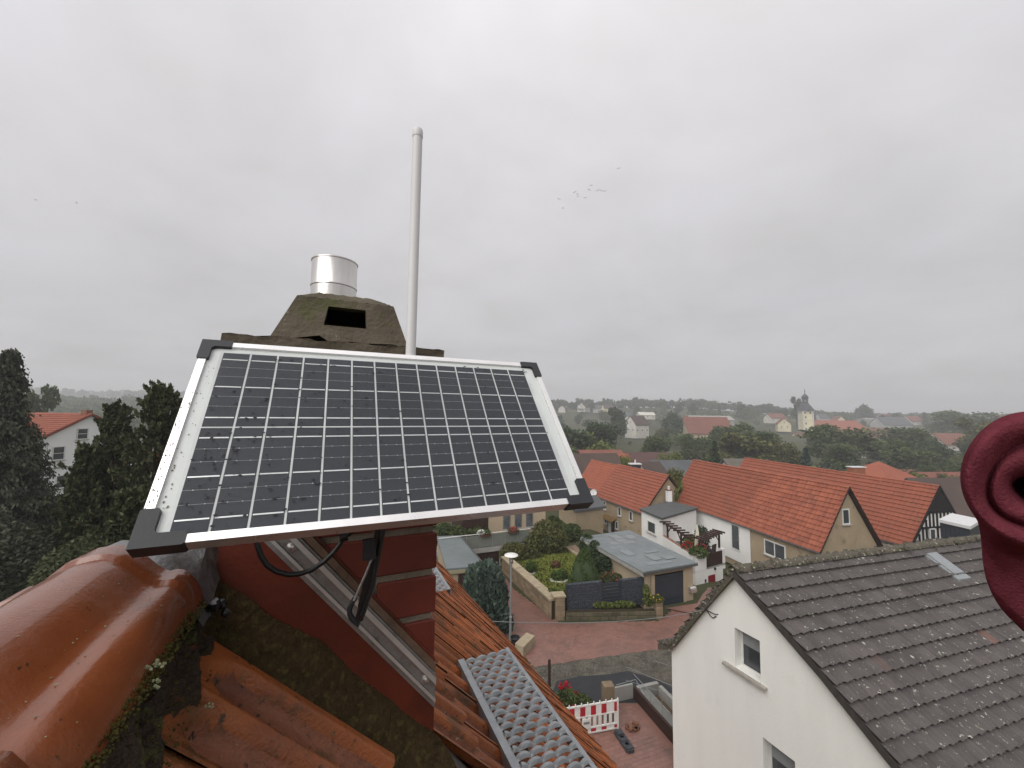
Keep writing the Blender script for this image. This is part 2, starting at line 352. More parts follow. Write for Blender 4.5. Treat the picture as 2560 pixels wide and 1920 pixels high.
def ball_pts(n, c, r, sq=(1, 1, 1), shell=.55, rng=RNG):
    d = rng.normal(size=(n, 3)); d /= np.linalg.norm(d, axis=1, keepdims=True); k = shell + (1 - shell) * rng.random((n, 1)) ** .7
    return np.array(c) + d * k * r * np.array(sq)

# roof tiles ----------------------------------------------------------
TILE_MI = []
def tile_fn(kind):
    """returns (verts (s, t, h), faces): s 0..1 across, t 0..1 down (plus the lap), h in metres"""
    if kind == 'trough':                         # two troughs with round heads, raised ribs
        ns, nt_ = 44, 64; v = []; f = []; kv = []; mi = TILE_MI; mi.clear()
        for j in range(nt_ + 1):
            t = -.12 + 1.12 * j / nt_
            for i in range(ns + 1):
                s = i / ns * 1.03; q = (s * 2) % 1.0
                d = abs(q - .5) / .38
                tr = max(0, 1 - max(0, d) ** 6) if d < 1 else 0
                head = sstep(.03, .12, t - .10 * (d if d < 1 else 1) ** 2)
                kv.append(tr * head)
                v.append((s, t, .020 * (t + .12) / 1.12 + .010 - .026 * tr * head + (.004 if (s < .05 or abs(s - .5) < .03) else 0)))
        for j in range(nt_):
            for i in range(ns): a = j * (ns + 1) + i; f.append((a, a + ns + 1, a + ns + 2, a + 1)); q = (kv[a] + kv[a + 1] + kv[a + ns + 1] + kv[a + ns + 2]) / 4; mi.append(1 if q > .5 else 0)
        o = len(v)
        for i in range(ns + 1): s, t, h = v[nt_ * (ns + 1) + i]; v.append((s, t, h - .03))
        for i in range(ns): a = nt_ * (ns + 1) + i; f.append((a, o + i, o + i + 1, a + 1))
        o = len(v)
        for j in range(nt_ + 1): s, t, h = v[j * (ns + 1) + ns]; v.append((s, t, h - .03))
        for j in range(nt_): a = j * (ns + 1) + ns; f.append((a, a + ns + 1, o + j + 1, o + j))
        return v, f
    prof = {'wave': [(0, .018), (.12, .022), (.25, .018), (.42, .003), (.62, .001), (.82, .004), (1.0, .017)],
            'flat': [(0, .015), (.08, .021), (.16, .009), (.46, .006), (.5, .012), (.54, .006), (.86, .008), (1.0, .015)],
            'row': [(0, .03), (.5, .0), (1.0, .03)]}[kind]
    v = []; f = []; n = len(prof); lip = .082 if kind == 'flat' else .058
    for t, dh in ((-.08, 0), (1.0, lip)):
        for s, h in prof: v.append((s, t + (.035 * math.sin(s * 4 * math.pi) if kind == 'flat' and t == 1 else 0), h + dh))
    for s, h in prof: v.append((s, 1.0 + (.035 * math.sin(s * 4 * math.pi) if kind == 'flat' else 0), h + lip - (.055 if kind == 'flat' else .034)))
    for i in range(n - 1): f.append((i, n + i, n + i + 1, i + 1)); f.append((n + i, 2 * n + i, 2 * n + i + 1, n + i + 1))
    return v, f
def tile_roof(parent, A, B, E, F, kind, mat, tw, th, nparts=0, score=None, keep=None, smooth=True, name='roof_tile', odd=None, lift=.012, bend=0.0):
    """tiles on the patch ridge A-B, eave E-F; the nparts best-scored tiles are parts, the rest one joined part"""
    A, B, E, F = map(Vector, (A, B, E, F))
    nc = max(1, round((B - A).length / tw)); nr = max(1, round(((E - A).length + (F - B).length) / 2 / th))
    tv, tf = tile_fn(kind); me = None; cells = []
    flip = (B - A).cross(E - A).z < 0
    if flip: tf = [x[::-1] for x in tf]
    def pt(c, r): return (A.lerp(B, c / nc)).lerp(E.lerp(F, c / nc), r / nr) - Z * (bend * 4 * (c / nc) * (1 - c / nc))
    for r in range(nr):
        for c in range(nc):
            p = pt(c, r); s = pt(c + 1, r) - p; t = pt(c, r + 1) - p; nrm = s.cross(t).normalized()
            if nrm.z < 0: nrm = -nrm
            ctr = p + s / 2 + t / 2
            if keep and not keep(ctr, r, c): continue
            cells.append((score(ctr) if score else 0, r, c, p + nrm * lift, s, t, nrm))
    cells.sort(key=lambda q: q[0]); rest = MB()
    for i, (sc, r, c, p, s, t, nrm) in enumerate(cells):
        jit = random.uniform(-.006, .006); p = p + nrm * random.uniform(-.003, .004)
        t2 = (t + s * jit * 2)
        if i < nparts:
            if me is None:
                mb = MB(); mb.add(tv, tf); me = mb.mesh('tile', mat, smooth=smooth)
                if kind == 'trough':
                    for m_ in (terra_worn, terra_grime): me.materials.append(m_)
                    me.polygons.foreach_set('material_index', (TILE_MI + [0] * len(me.polygons))[:len(me.polygons)])
            m = Matrix(((s.x, t2.x, nrm.x, p.x), (s.y, t2.y, nrm.y, p.y), (s.z, t2.z, nrm.z, p.z), (0, 0, 0, 1)))
            o = link(name, me, parent, m)
            if odd and (r, c) in odd:
                o.material_slots[0].link = 'OBJECT'; o.material_slots[0].material = odd[(r, c)][0]; o['label'] = odd[(r, c)][1]
        else: rest.add([p + s * a + t2 * b + nrm * h for a, b, h in tv], tf)
    if rest.f: rest.build(name + 's' if False else 'tile_field', mat, parent, smooth=smooth, kind='stuff')
def ridge_caps(parent, A, B, r, ln, mat, name='ridge_tile', n=7, lift=.0, bend=0.0):
    A, B = Vector(A), Vector(B); d = (B - A); k = max(1, round(d.length / ln)); d = d / k; t = d.normalized(); side = t.cross(Z).normalized(); up = side.cross(t)
    mb = MB()
    for q, (a, rr) in enumerate(((-.02, r * .93), (.9, r), (1.06, r * 1.06), (1.06, r * .9))):
        for j in range(n + 1):
            g = math.pi * j / n; mb.v.append(t * (a * d.length) + side * math.cos(g) * rr + up * (math.sin(g) * rr * .8 + lift - r * .35))
    for q in range(3):
        for j in range(n): a = q * (n + 1) + j; mb.f.append((a, a + 1, a + n + 2, a + n + 1))
    me = mb.mesh('ridge_cap', mat, smooth=True)
    for i in range(k):
        link(name, me, parent, Matrix.Translation(A + d * i + Vector((0, 0, random.uniform(-.006, .006) - bend * 4 * (i + .5) / k * (1 - (i + .5) / k)))))
def window(parent, c, right, w, h, n, depth=.06, frame=.06, mull=1, mat=None, sill=True, pane=None, cross=0, name='window'):
    """frame (with mullions) as a part, pane and sill as its sub-parts; c is the centre on the wall face, n points outwards"""
    c, right, n = Vector(c), Vector(right).normalized(), Vector(n).normalized(); mb = MB()
    def bar(x, y, ww, hh, d=depth): mb.cbox(c + right * x + Z * y + n * (d / 2 - .02), right * ww, Z * hh, n * d)
    bar(-w / 2 + frame / 2, 0, frame, h); bar(w / 2 - frame / 2, 0, frame, h)
    bar(0, h / 2 - frame / 2, w - 2 * frame, frame); bar(0, -h / 2 + frame / 2, w - 2 * frame, frame)
    for i in range(mull): bar(-w / 2 + w * (i + 1) / (mull + 1), 0, frame * .8, h - 2 * frame, depth * .9)
    for i in range(cross): bar(0, -h / 2 + h * (i + 1) / (cross + 1), w - 2 * frame, frame * .5, depth * .8)
    o = mb.build(name, mat or win_white, parent)
    MB().cbox(c + n * .012, right * (w - 1.2 * frame), Z * (h - 1.2 * frame), n * .012).build('pane', pane or pane_m, o)
    if sill: MB().cbox(c - Z * (h / 2 + .03) + n * .05, right * (w + .14), Z * .05, n * .16).build('sill', sill_m, o)
    return o
# ================================================================== SETTING: ground sheets
def sheet(name, pts, mat, dz, **tags):
    mb = MB(); mb.poly([Vector((p[0], p[1], ground_z(p[0], p[1]) + H + dz)) for p in pts]); return mb.build(name, mat, None, **tags)
rads = [0, 6, 12, 17, 20, 22, 24, 26, 28, 30, 33, 36, 40, 46, 54, 64, 80, 105, 140, 190, 240, 280, 320, 360, 400, 450, 500, 560, 620, 700, 850, 1000, 1200, 1700, 2400]
nseg = 96; mb = MB(); mb.v.append(gnd(0, 0))
for r in rads[1:]:
    for j in range(nseg): a = 2 * math.pi * j / nseg; mb.v.append(gnd(r * math.sin(a), r * math.cos(a)))
for j in range(nseg): mb.f.append((0, 1 + (j + 1) % nseg, 1 + j))
for i in range(len(rads) - 2):
    for j in range(nseg): a = 1 + i * nseg + j; b = 1 + i * nseg + (j + 1) % nseg; mb.f.append((a, b, b + nseg, a + nseg))
mb.build('ground', earth_m, None, smooth=True, kind='structure')
def rel(*pts): return [(p[0], p[1]) for p in pts]
# red paved lane, gravel strip, fresh asphalt and the paved yard below it
lane = [(-3.2, 27), (-.6, 26.8), (.25, 24.1), (2.3, 20.7), (2.6, 20.35), (7.6, 20.7), (9.2, 22.2), (14, 24), (18, 20), (9, 18.4), (6.6, 18.3), (3.5, 17.6), (1.06, 17.0), (.4, 18.2), (-1.2, 21.2)]
sheet('lane', lane, paving_base, .008, kind='structure')
sheet('gravel_strip', [(1.0, 17.1), (3.5, 17.7), (6.6, 18.4), (11, 18.8), (11, 14.5), (6.6, 14.2), (5.2, 15.1), (4.6, 15.0), (2.1, 15.0), (.8, 15.4)], gravel_m, .004, kind='structure')
sheet('asphalt_patch', [(1.5, 15.1), (1.9, 16.15), (2.9, 16.45), (3.9, 16.55), (4.9, 16.8), (5.9, 16.25), (6.4, 15.7), (5.6, 14.9), (4.6, 15.05), (3.0, 14.95)], asphalt_m, .012, kind='structure')
sheet('yard', [(-1.5, 10.5), (.5, 15.2), (2.1, 15.02), (5.0, 15.0), (6.2, 13.3), (7.5, 12), (6.5, 8), (1.5, 8)], paving_base, .016, kind='structure')
sheet('courtyard', [(8.4, 21.9), (10.4, 22.5), (11.2, 23.6), (12.4, 25.5), (13.4, 27.4), (15, 26.5), (14.5, 24), (12, 22), (9.5, 21.4)], paving_base, .07, kind='structure')
# single stones of the lane that can still be told apart
def poly_in(x, y, pl):
    c = False; j = len(pl) - 1
    for i in range(len(pl)):
        if (pl[i][1] > y) != (pl[j][1] > y) and x < (pl[j][0] - pl[i][0]) * (y - pl[i][1]) / (pl[j][1] - pl[i][1]) + pl[i][0]: c = not c
        j = i
    return c
mb = MB(); yard_pl = [(-.5, 11), (.8, 14.9), (4.4, 14.9), (5.0, 13.2), (6.8, 11.8), (5.5, 9), (2, 9)]
for pl, z0, hz in ((lane, .012, .012), (yard_pl, .02, .012)):
    xs = [p[0] for p in pl]; ys = [p[1] for p in pl]
    a = R(20); ca, sa = math.cos(a), math.sin(a)
    for i in range(-75, 105):
        for j in range(40, 205):
            lx, ly = i * .21 + (.105 if j % 2 else 0), j * .14 + 0
            x, y = lx * ca - ly * sa + 3, lx * sa + ly * ca
            if not (.2 < x < 10.5 and y < 24 and poly_in(x, y, pl)): continue
            e1 = Vector((ca, sa, 0)) * .0965; e2 = Vector((-sa, ca, 0)) * .0615; c = Vector((x, y, ground_z(x, y) + H + z0 + random.uniform(-.002, .003)))
            mb.quad(c - e1 - e2, c + e1 - e2, c + e1 + e2, c - e1 + e2)
mb.build('paving_stones', paving_m, None, kind='stuff')
# loose stones on the gravel
pts = []
while len(pts) < 5000:
    x, y = random.uniform(.6, 10), random.uniform(14.6, 18.7)
    if poly_in(x, y, [(1.0, 17.0), (3.5, 17.5), (6.6, 18.2), (11, 18.6), (11, 16), (6.4, 16), (4.9, 16.9), (2, 16.3), (1.0, 15.2)]): pts.append((x, y, H - 10.49))
add_np('gravel', leaves(np.array(pts), .04, 1.1), gravel_m2, None, kind='stuff')

# ================================================================== OUR HOUSE
def mroof(u): return 1.0 + .026 * u
def roofz(u, v): return -.537 - mroof(u) * v
own = thing('house', P(2.5, .5, -10.5), 'steep orange clay tiled roof that the camera looks down, wet ridge tile in front', 'house')
UA, UB, VR, VE = -1.055, 6.145, -.17, 2.2
mb = MB()
def slab(mb, a, b, c, d, t): mb.prism([a, b, c, d], Vector((0, 0, -t)))
mb.grid(lambda a, b: P(lerp(UA, UB, a), lerp(-.27, VE - .05, b), roofz(lerp(UA, UB, a), lerp(-.27, VE - .05, b)) - .055), 24, 4); mb.f = [f[::-1] for f in mb.f]
slab(mb, P(UA, -.272, roofz(UA, -.27)), P(UB, -.272, roofz(UB, -.27)), P(UB, -2.8, roofz(UB, 2.2)), P(UA, -2.8, roofz(UA, 2.2)), .08)
mb.build('roof_deck', mortar_dark, own)
mb = MB(); mb.box(P(-1, -2.5, -10.5), U * 7.0, V * 4.5, Z * 7.6); mb.build('wall', plaster_tan, own)
def kp(ctr, r, c): return not ((c == 9 and r < 2) or (c in (10, 11) and r < 1))
def own_score(p):
    q = p - Vector((0, 0, H)); u = q.dot(U)
    return (q.length if u > .3 else 50 + q.length)
tile_roof(own, P(UA, VR, roofz(UA, VR)), P(UB, VR, roofz(UB, VR)), P(UA, VE, roofz(UA, VE)), P(UB, VE, roofz(UB, VE)), 'trough', terra_old, .2, .38, 300, own_score, kp, lift=.008)
tile_roof(own, P(UB, -.34, roofz(UB, -.2)), P(UA, -.34, roofz(UA, -.2)), P(UB, -2.8, roofz(UB, 2.26)), P(UA, -2.8, roofz(UA, 2.26)), 'wave', terra_old, .2, .33, 0)
# ridge tiles: a broad roll with a second roll on either shoulder
RC = -.262
prof = [(0, -.1885), (.012, -.1895), (.026, -.196), (.040, -.2090), (.050, -.2205), (.057, -.2268), (.064, -.2292), (.071, -.2296), (.078, -.2312), (.085, -.2358), (.092, -.2440), (.098, -.2560), (.102, -.268), (.103, -.277)]
full = [(-d, z) for d, z in prof[::-1][:-1]] + [(-.016, -.1945 + .006), ] + prof
full = [(-d, z) for d, z in prof[:0:-1]] + prof
def ridge_tile(u0, u1, lift, collar=True):
    mb = MB(); st = []
    for t in (0, .02, .1, .2, .3, .4, .5, .6, .7, .78, .84, .875, .89, .93, .985, 1.0):
        g = .0 if t < .86 else (-.0012 if t < .88 else .0042)
        if t == 1.0: g = -.003
        k = 1.0 + (.02 if t > .86 else 0) + .012 * (1 - t)
        st.append((u0 + (u1 - u0) * t, g, k))
    n = len(full)
    for u, g, k in st:
        for i, (d, z) in enumerate(full):
            wob = .0008 * math.sin(u * 23 + i * 1.7) + .0005 * math.sin(u * 91 + i * 3.1)
            mb.v.append(P(u, RC + d * k, z + lift + g + wob))
    for a in range(len(st) - 1):
        for i in range(n - 1): q = a * n + i; mb.f.append((q, q + 1, q + n + 1, q + n))
    q = (len(st) - 1) * n; o = len(mb.v)                                          # thickness at the far end
    for i, (d, z) in enumerate(full): mb.v.append(P(u1, RC + d * .86, z + lift - .014))
    for i in range(n - 1): mb.f.append((q + i, q + i + 1, o + i + 1, o + i))
    mb.build('ridge_tile', terra_wet, own, smooth=True)
ridge_tile(.345, .715, 0)
ridge_tile(.02, .375, .013); ridge_tile(-.33, .05, .022); ridge_tile(-.7, -.3, .03)
ridge_caps(own, P(1.25, -.262, -.19), P(UB, -.262, -.17), .105, .36, terra_old)
# mortar bed under the ridge tile, with moss
mb = MB()
def bed(a, b):
    u = lerp(-.6, .735, a); ve_ = -.132 + .012 * math.sin(u * 17) + .008 * math.sin(u * 41 + 1); v = lerp(-.176, ve_, b); zt = lerp(-.264, roofz(u, ve_) + .044, min(1, b / .8) ** .9) - max(0, b - .8) * .55
    n = .004 * math.sin(u * 61 + b * 9) + .003 * math.sin(u * 143 + b * 23) + random.uniform(-.003, .003) * (1 - b)
    return P(u, v + n * .8 + .006 * b * math.sin(u * 31), zt + n)
mb.grid(bed, 220, 14); mb.build('mortar_bed', mortar_dark, own, smooth=False)
mb = MB()
for i in range(1500):
    u = random.uniform(.28, .71); k = random.random()
    if k < .8: q_ = random.random() ** 1.5; v, z = RC + .099 + q_ * .012, -.264 - q_ * .014
    else: v = random.uniform(-.168, -.135); z = lerp(-.27, roofz(u, -.132) + .03, (v + .176) / .044) + .004
    mb.blob(P(u, v, z), random.uniform(.0007, .0017), 6, 4, .3)
mb.build('moss', moss_m, own, kind='stuff')
mb = MB()
for (u, v, z, r) in ((.533, -.158, -.262, .0085), (.541, -.155, -.268, .007), (.525, -.150, -.276, .006), (.60, -.12, -.355, .006), (.46, -.24, -.196, .0035), (.455, -.235, -.197, .0035)):
    for k in range(6): mb.blob(P(u + random.gauss(0, .003), v + random.gauss(0, .002), z + random.gauss(0, .0015)), r * random.uniform(.15, .32), 7, 4, .3)
for i in range(70):
    k_ = random.randrange(2, 11); d_, z_ = prof[k_]; s_ = random.choice((-1, 1, 1, 1)); mb.blob(P(random.uniform(.36, .7), RC + s_ * d_, z_ + .0006), random.uniform(.0004, .0011), 5, 3, .3, (1, 1, .5))
mb.build('lichen', lichen_m, own, kind='stuff')
mb = MB()
for i in range(9): mb.blob(P(.735 + random.gauss(0, .008), -.150 + random.gauss(0, .007), -.302 + random.gauss(0, .007)), random.uniform(.005, .009), 8, 5, .2)
mb.build('sealing_lump', cable_m, own, smooth=True)
# lead round the foot of the chimney, mossy felt and red sheet in front of it
mb = MB()
Lp = [(-.40, -.36), (-.345, -.275), (-.29, -.222), (-.255, -.212), (-.215, -.232), (-.172, -.266), (-.150, -.305)]
Lq = [(-.42, -.40), (-.39, -.32), (-.345, -.238), (-.29, -.205), (-.22, -.205), (-.180, -.222), (-.160, -.280)]
mb.grid(lambda a, b: P(lerp(.688, .820, a), *(np.array([np.interp(b * 6, range(7), [lerp(Lp[i][0], Lq[i][0], a) for i in range(7)]), np.interp(b * 6, range(7), [lerp(Lp[i][1], Lq[i][1], a ** 1.6) for i in range(7)]) + .004 * math.sin(a * 9 + b * 14)]))), 10, 24)
mb.build('lead_flashing', lead_m, own, smooth=True)
def zmoss(v): return float(np.interp(v, [-.17, -.156, -.023, .217], [-.275, -.29, -.414, -.684]))
def zup(v): return -.229 - 1.179 * (v + .044)
def zlow(v): return -.229 - 1.171 * (v + .101)
mb = MB(); mb.grid(lambda a, b: P(lerp(.817, .742, b) - .004 * math.sin(a * 7), lerp(-.168, .26, a) + .004 * math.sin(b * 5 + a * 21), lerp(zmoss(lerp(-.168, .22, a)) + (0 if a < .9 else -.04 * (a - .9) * 10) - .002, roofz(.745, lerp(-.168, .26, a)) - .006, b ** .75) + random.uniform(-.0022, .0022)), 110, 22)
mb.build('mossy_flashing', moss_band, own, smooth=False)
mb = MB()
for i in range(2200):
    a = random.betavariate(1.1, 1.3); b = random.betavariate(1.6, 2.2); v = lerp(-.16, .21, a)
    mb.blob(P(lerp(.817, .742, b), v, lerp(zmoss(v), roofz(.745, v) - .006, b ** .75)), random.uniform(.0006, .0018), 6, 4, .3)
mb.build('moss', moss_m, own, kind='stuff')
mb = MB(); pts = [(-.166, -.278), (-.14, -.305), (-.023, -.416), (.2095, -.674), (.2095, zup(.2095) + .03), (-.166, zup(-.166) + .03)]
mb.prism([P(.8185, v, z) for v, z in pts], U * .0022); mb.build('red_sheet', red_sheet, own)
# sheet along the right flank of the chimney and behind it
mb = MB(); mb.grid(lambda a, b: P(lerp(.79, .95, a), lerp(.208, .375, b), roofz(lerp(.79, .95, a), lerp(.208, .375, b)) + .018 + .020 * (1 - b) + .004 * math.sin(a * 13 + b * 4)), 14, 6)
mb.build('lead_flashing', M('dark_lead', (.085, .08, .075), (.045, .04, .035), 14, .5, .4, .4, 60, spots=(((.05, .045, .02), 26, .55, .7),)), own, smooth=True)
mb = MB(); mb.prism([P(1.235, .15, roofz(1.23, .15)), P(1.235, .300, roofz(1.23, .30) + .02), P(1.235, .285, roofz(1.23, .285) + .075), P(1.235, .15, roofz(1.23, .15) + .19)], U * .012)
mb.build('back_sheet', red_sheet, own)
mb = MB()
for s in range(8):
    pass
gut = []
mb = MB()
for i in range(2):
    u = (UA, UB)[i]
    for j in range(9):
        a = math.pi * j / 8; mb.v.append(P(u, VE + .006 - .045 * math.cos(a), roofz(u, VE) - .02 - .045 * math.sin(a)))
for j in range(8): mb.f.append((j, j + 1, j + 10, j + 9))
mb.build('gutter', zinc, own, smooth=True)
# wet leaves and grit along the gutter lip catch the light
# aluminium strip that clamps the sheet
mb = MB(); d = (V - Z * 1.175).normalized(); e = (V * 1.175 + Z).normalized(); base = P(.8185, -.20, zlow(-.20)); ln = (V * 1 - Z * 1.175).length * .408
for a, b, hh in ((0, .0085, .0035), (.0085, .0145, .0105), (.0145, .0305, .0045), (.0305, .040, .0115), (.040, .0435, .005)):
    k_ = 1.543; mb.prism([P(.8185, v, zlow(v) + q * k_) for v, q in ((-.2, a), (.2095, a), (.2095, b), (-.2, b))], -U * hh)
rail = mb.build('clamp_rail', alu_dull, own)
for a, b, hh in ((.0090, .0140, .0112), (.0315, .0395, .0122)):
    mb = MB(); k_ = 1.543; mb.prism([P(.8187 - .009, v, zlow(v) + q * k_) for v, q in ((-.199, a), (.2093, a), (.2093, b), (-.199, b))], -U * (hh - .009)); mb.build('rail_rib', M('highlit_aluminium', (.62, .61, .59), (.5, .49, .47), 20, .4, .5, metal=.5), rail)  # ribs laid over in brighter metal, their shine put into the colour
for q in ((595, 222), (1455, 1075)):
    px, py = 500 + q[0] * .3858, 1280 + q[1] * .3858; rr = ray(px, py); c = rr * (.8185 / rr.dot(U)) + Z * H - U * .0045
    mb = MB(); mb.lathe(c, [(.0085, 0), (.0085, .0015), (.006, .0025), (.0055, .004), (.0025, .0055), (0, .0058)], 14, -U, cap=False); mb.build('screw', steel, rail, smooth=True)
mb = MB(); mb.prism([P(.8165, v, z) for v, z in ((-.166, zup(-.166) + .004), (.2095, zup(.2095) + .004), (.2095, zup(.2095) + .022), (-.166, zup(-.166) + .022))], -U * .0035); mb.build('sealant_edge', sill_dirty, own)

# ================================================================== CHIMNEY
chim = thing('chimney', P(1.01, .02, -.9), 'red clinker chimney with mossy concrete cowl and steel flue behind the solar panel', 'chimney')
CU0, CU1, CV0, CV1 = .8212, 1.205, -.165, .2075
MB().box(P(CU0 + .007, CV0 + .007, -1.0), U * (CU1 - CU0 - .014), V * (CV1 - CV0 - .014), Z * 1.065).build('mortar_core', mortar_m, chim)
bm = {}
def brick(u, v, z, du, dv):
    key = (round(du, 3), round(dv, 3))
    if key not in bm:
        m = MB(); w_, l_, h_ = du / 2, dv / 2, .0365; c = .003
        for sx, k in ((-h_, c), (-h_ + c, 0), (h_ - c, 0), (h_, c)):
            for a, b in ((-1, -1), (1, -1), (1, 1), (-1, 1)): m.v.append(U * (a * (w_ - k)) + V * (b * (l_ - k)) + Z * sx)
        for i in range(3):
            for j in range(4): q = i * 4 + j; p2 = i * 4 + (j + 1) % 4; m.f.append((q, p2, p2 + 4, q + 4))
        m.f += [(3, 2, 1, 0), (12, 13, 14, 15)]; bm[key] = m.mesh('brick', brick_red, smooth=False)
    link('brick', bm[key], chim, Matrix.Translation(P(u, v, z) + U * random.uniform(-.0012, .0012)))
k = 0; z = -.330 + .0432
while z > -1.0: z -= .0865
while z < .03:
    odd_ = k % 2 == 0
    run = (CV1, [.115, .240] if odd_ else [.240, .115])
    v = CV1
    for ln in run[1]:
        brick(CU0 + .0575, v - ln / 2, z, .115, ln); brick(CU1 - .0575, v - ln / 2, z, .115, ln); v -= ln + .0125
    for vv in (CV0 + .0575, CV1 - .0575):
        brick((CU0 + CU1) / 2, vv, z, CU1 - CU0 - .255, .115)
    z += .0865; k += 1
mb = MB()
def slabf(a, b):
    return None
def rough_box(mb, u0, u1, v0, v1, z0, z1, n=14, amp=.004):
    for fn in (lambda a, b: (u0, lerp(v0, v1, a), lerp(z0, z1, b)), lambda a, b: (u1, lerp(v1, v0, a), lerp(z0, z1, b)), lambda a, b: (lerp(u1, u0, a), v0, lerp(z0, z1, b)),
               lambda a, b: (lerp(u0, u1, a), v1, lerp(z0, z1, b)), lambda a, b: (lerp(u0, u1, a), lerp(v0, v1, b), z1), lambda a, b: (lerp(u1, u0, a), lerp(v0, v1, b), z0)):
        def g(a, b):
            u, v, z = fn(a, b); h = math.sin(u * 97 + v * 131) + math.sin(v * 61 - z * 171 + u * 43) + math.sin(v * 213 + u * 77)
            return P(u + amp * .4 * h, v + amp * .4 * math.sin(u * 143 + z * 91), z + amp * .5 * h)
        mb.grid(g, n * 2, n)
rough_box(mb, .796, 1.235, -.1745, .207, .072, .1275, 16, .0022); mb.build('cap_slab', conc_dark, chim, smooth=True)
# cowl: four sloping walls, openings to the front and the back, a bevelled lid
cow = MB(); cz0, cz1, zs = .136, .240, .222
def cpt(u_side, s, t):                            # s 0..1 along the wall, t 0..1 up, u_side 0 front 1 back
    v = lerp(lerp(-.112, .141, s), lerp(-.074, .113, s), t); uu = lerp(.848, .880, t) if u_side == 0 else lerp(1.112, 1.080, t)
    return uu, v, lerp(cz0, cz1 - .012, t)
ho = (.325, .685, .36, .82)                        # opening: s0 s1 t0 t1
for side in (0, 1):
    for inner in (0, .030):
        ss = [0, .12, ho[0], .42, .56, ho[1], .88, 1]; ts = [0, .15, ho[2], .55, ho[3], .92, 1]
        for i in range(len(ss) - 1):
            for j in range(len(ts) - 1):
                if ss[i] >= ho[0] and ss[i + 1] <= ho[1] and ts[j] >= ho[2] and ts[j + 1] <= ho[3]: continue
                q = []
                for a, b in ((ss[i], ts[j]), (ss[i + 1], ts[j]), (ss[i + 1], ts[j + 1]), (ss[i], ts[j + 1])):
                    u, v, z = cpt(side, a, b); u += inner if side == 0 else -inner; z += (.007 * math.sin(a * 23) * (b == 0) + .004 * math.sin(a * 41) * (b == 0)); q.append(P(u, v, z))
                cow.quad(*q)
    pr = [(ho[0], ho[2]), (ho[1], ho[2]), (ho[1], ho[3]), (ho[0], ho[3])]
    for i in range(4):
        a, b = pr[i], pr[(i + 1) % 4]; s_ = (1 if side == 0 else -1) * .030
        p1, p2 = cpt(side, *a), cpt(side, *b)
        cow.quad(P(*p1), P(*p2), P(p2[0] + s_, p2[1], p2[2]), P(p1[0] + s_, p1[1], p1[2]))
for sgn in (0, 1):
    for off in (0, .03):
        def wf(a, b): 
            f = cpt(0, sgn, b); g = cpt(1, sgn, b); o_ = off if sgn == 0 else -off
            return P(lerp(f[0], g[0], a), f[1] + o_, f[2])
        cow.grid(wf, 6, 4)
def lid(a, b):
    f = cpt(0, 0, 1); g = cpt(1, 1, 1); du = min(a, 1 - a); dv = min(b, 1 - b); m_ = min(1, min(du / .16, dv / .2))
    return P(lerp(f[0], g[0], a), lerp(f[1], g[1], b), f[2] + .020 * m_ + .001 * math.sin(a * 31 + b * 47))
cow.grid(lid, 24, 24)
cowl = cow.build('cowl', conc_dark, chim, smooth=True)
MB().box(P(.885, -.070, .214), U * .19, V * .175, Z * .014).build('black_lining', near_black, cowl)  # near-black slab under the lid, darkens the inside of the cowl
mb = MB()
for s in range(26):                               # broken bed joint under the cowl
    a = s / 25; v = lerp(-.085, .135, a)
    if .15 < a < .62 and s % 7: continue
    mb.blob(P(.862 + random.uniform(0, .02), v, .131), random.uniform(.005, .010), 8, 5, .3, (1, 1.6, .7))
mb.build('bed_joint', mortar_m, chim)
mb = MB(); n = 28; fl = P(.965, -.008, .237)
mb.lathe(fl, [(.0475, -.01), (.0475, .0365), (.0487, .038), (.0487, .041), (.0478, .043), (.0478, .095), (.0492, .096), (.0492, .0985), (.0462, .0985), (.0462, .0)], 36, cap=False)
mb.build('steel_flue', steel, chim, smooth=True)

# ================================================================== ANTENNA
ant = thing('antenna', P(.774, .134, -.06), 'thin white fibreglass rod antenna rising behind the solar panel beside the chimney', 'antenna')
MB().tube([P(.774, .1335, -.06), P(.772, .1340, .10), P(.7715, .1345, .556)], .0097, 20).build('mast', white_pl, ant, smooth=True)
MB().lathe(P(.7715, .1345, .553), [(.0103, 0), (.0106, .002), (.0106, .013), (.0095, .0165), (.006, .0185), (0, .019)], 20, cap=False).build('end_cap', white_pl, ant, smooth=True)
mb = MB(); mb.cbox(P(.798, .134, -.03), V * .05, U * .05, Z * .025); mb.build('clamp', alu_dull, ant)

# ================================================================== SOLAR PANEL
EL = R(51); S_ = U * math.cos(EL) + Z * math.sin(EL); NP = Z * math.cos(EL) - U * math.sin(EL); TLP = P(.756, -.188, .106)
def pn(x, y, h=0): return TLP + V * x - S_ * y + NP * h
PW, PH = .589, .326
sol = thing('solar_panel', pn(PW / 2, PH, -.02), 'small framed solar panel of dark cells tilted in front of the chimney', 'solar panel')
def pbox(mb, x0, x1, y0, y1, h0, h1): return mb.box(pn(x0, y1, h0), V * (x1 - x0), S_ * (y1 - y0), NP * (h1 - h0))
fw, fd = .0098, .019
for (x0, x1, y0, y1) in ((.0, PW, 0, fw), (0, PW, PH - fw, PH), (0, fw, fw, PH - fw), (PW - fw, PW, fw, PH - fw)):
    mb = MB(); pbox(mb, x0, x1, y0, y1, -fd, 0)
    if x1 - x0 > .1: pbox(mb, x0, x1, y0 + (0 if y0 < .1 else -.012), y1 + (.012 if y0 < .1 else 0), -fd - .0015, -fd)
    mb.build('frame_bar', alu, sol)
pbox(MB(), fw, PW - fw, fw, PH - fw, -.0065, -.0045).build('backsheet', back_m, sol)
X0, CW, GX = .0272, .0377, .0027
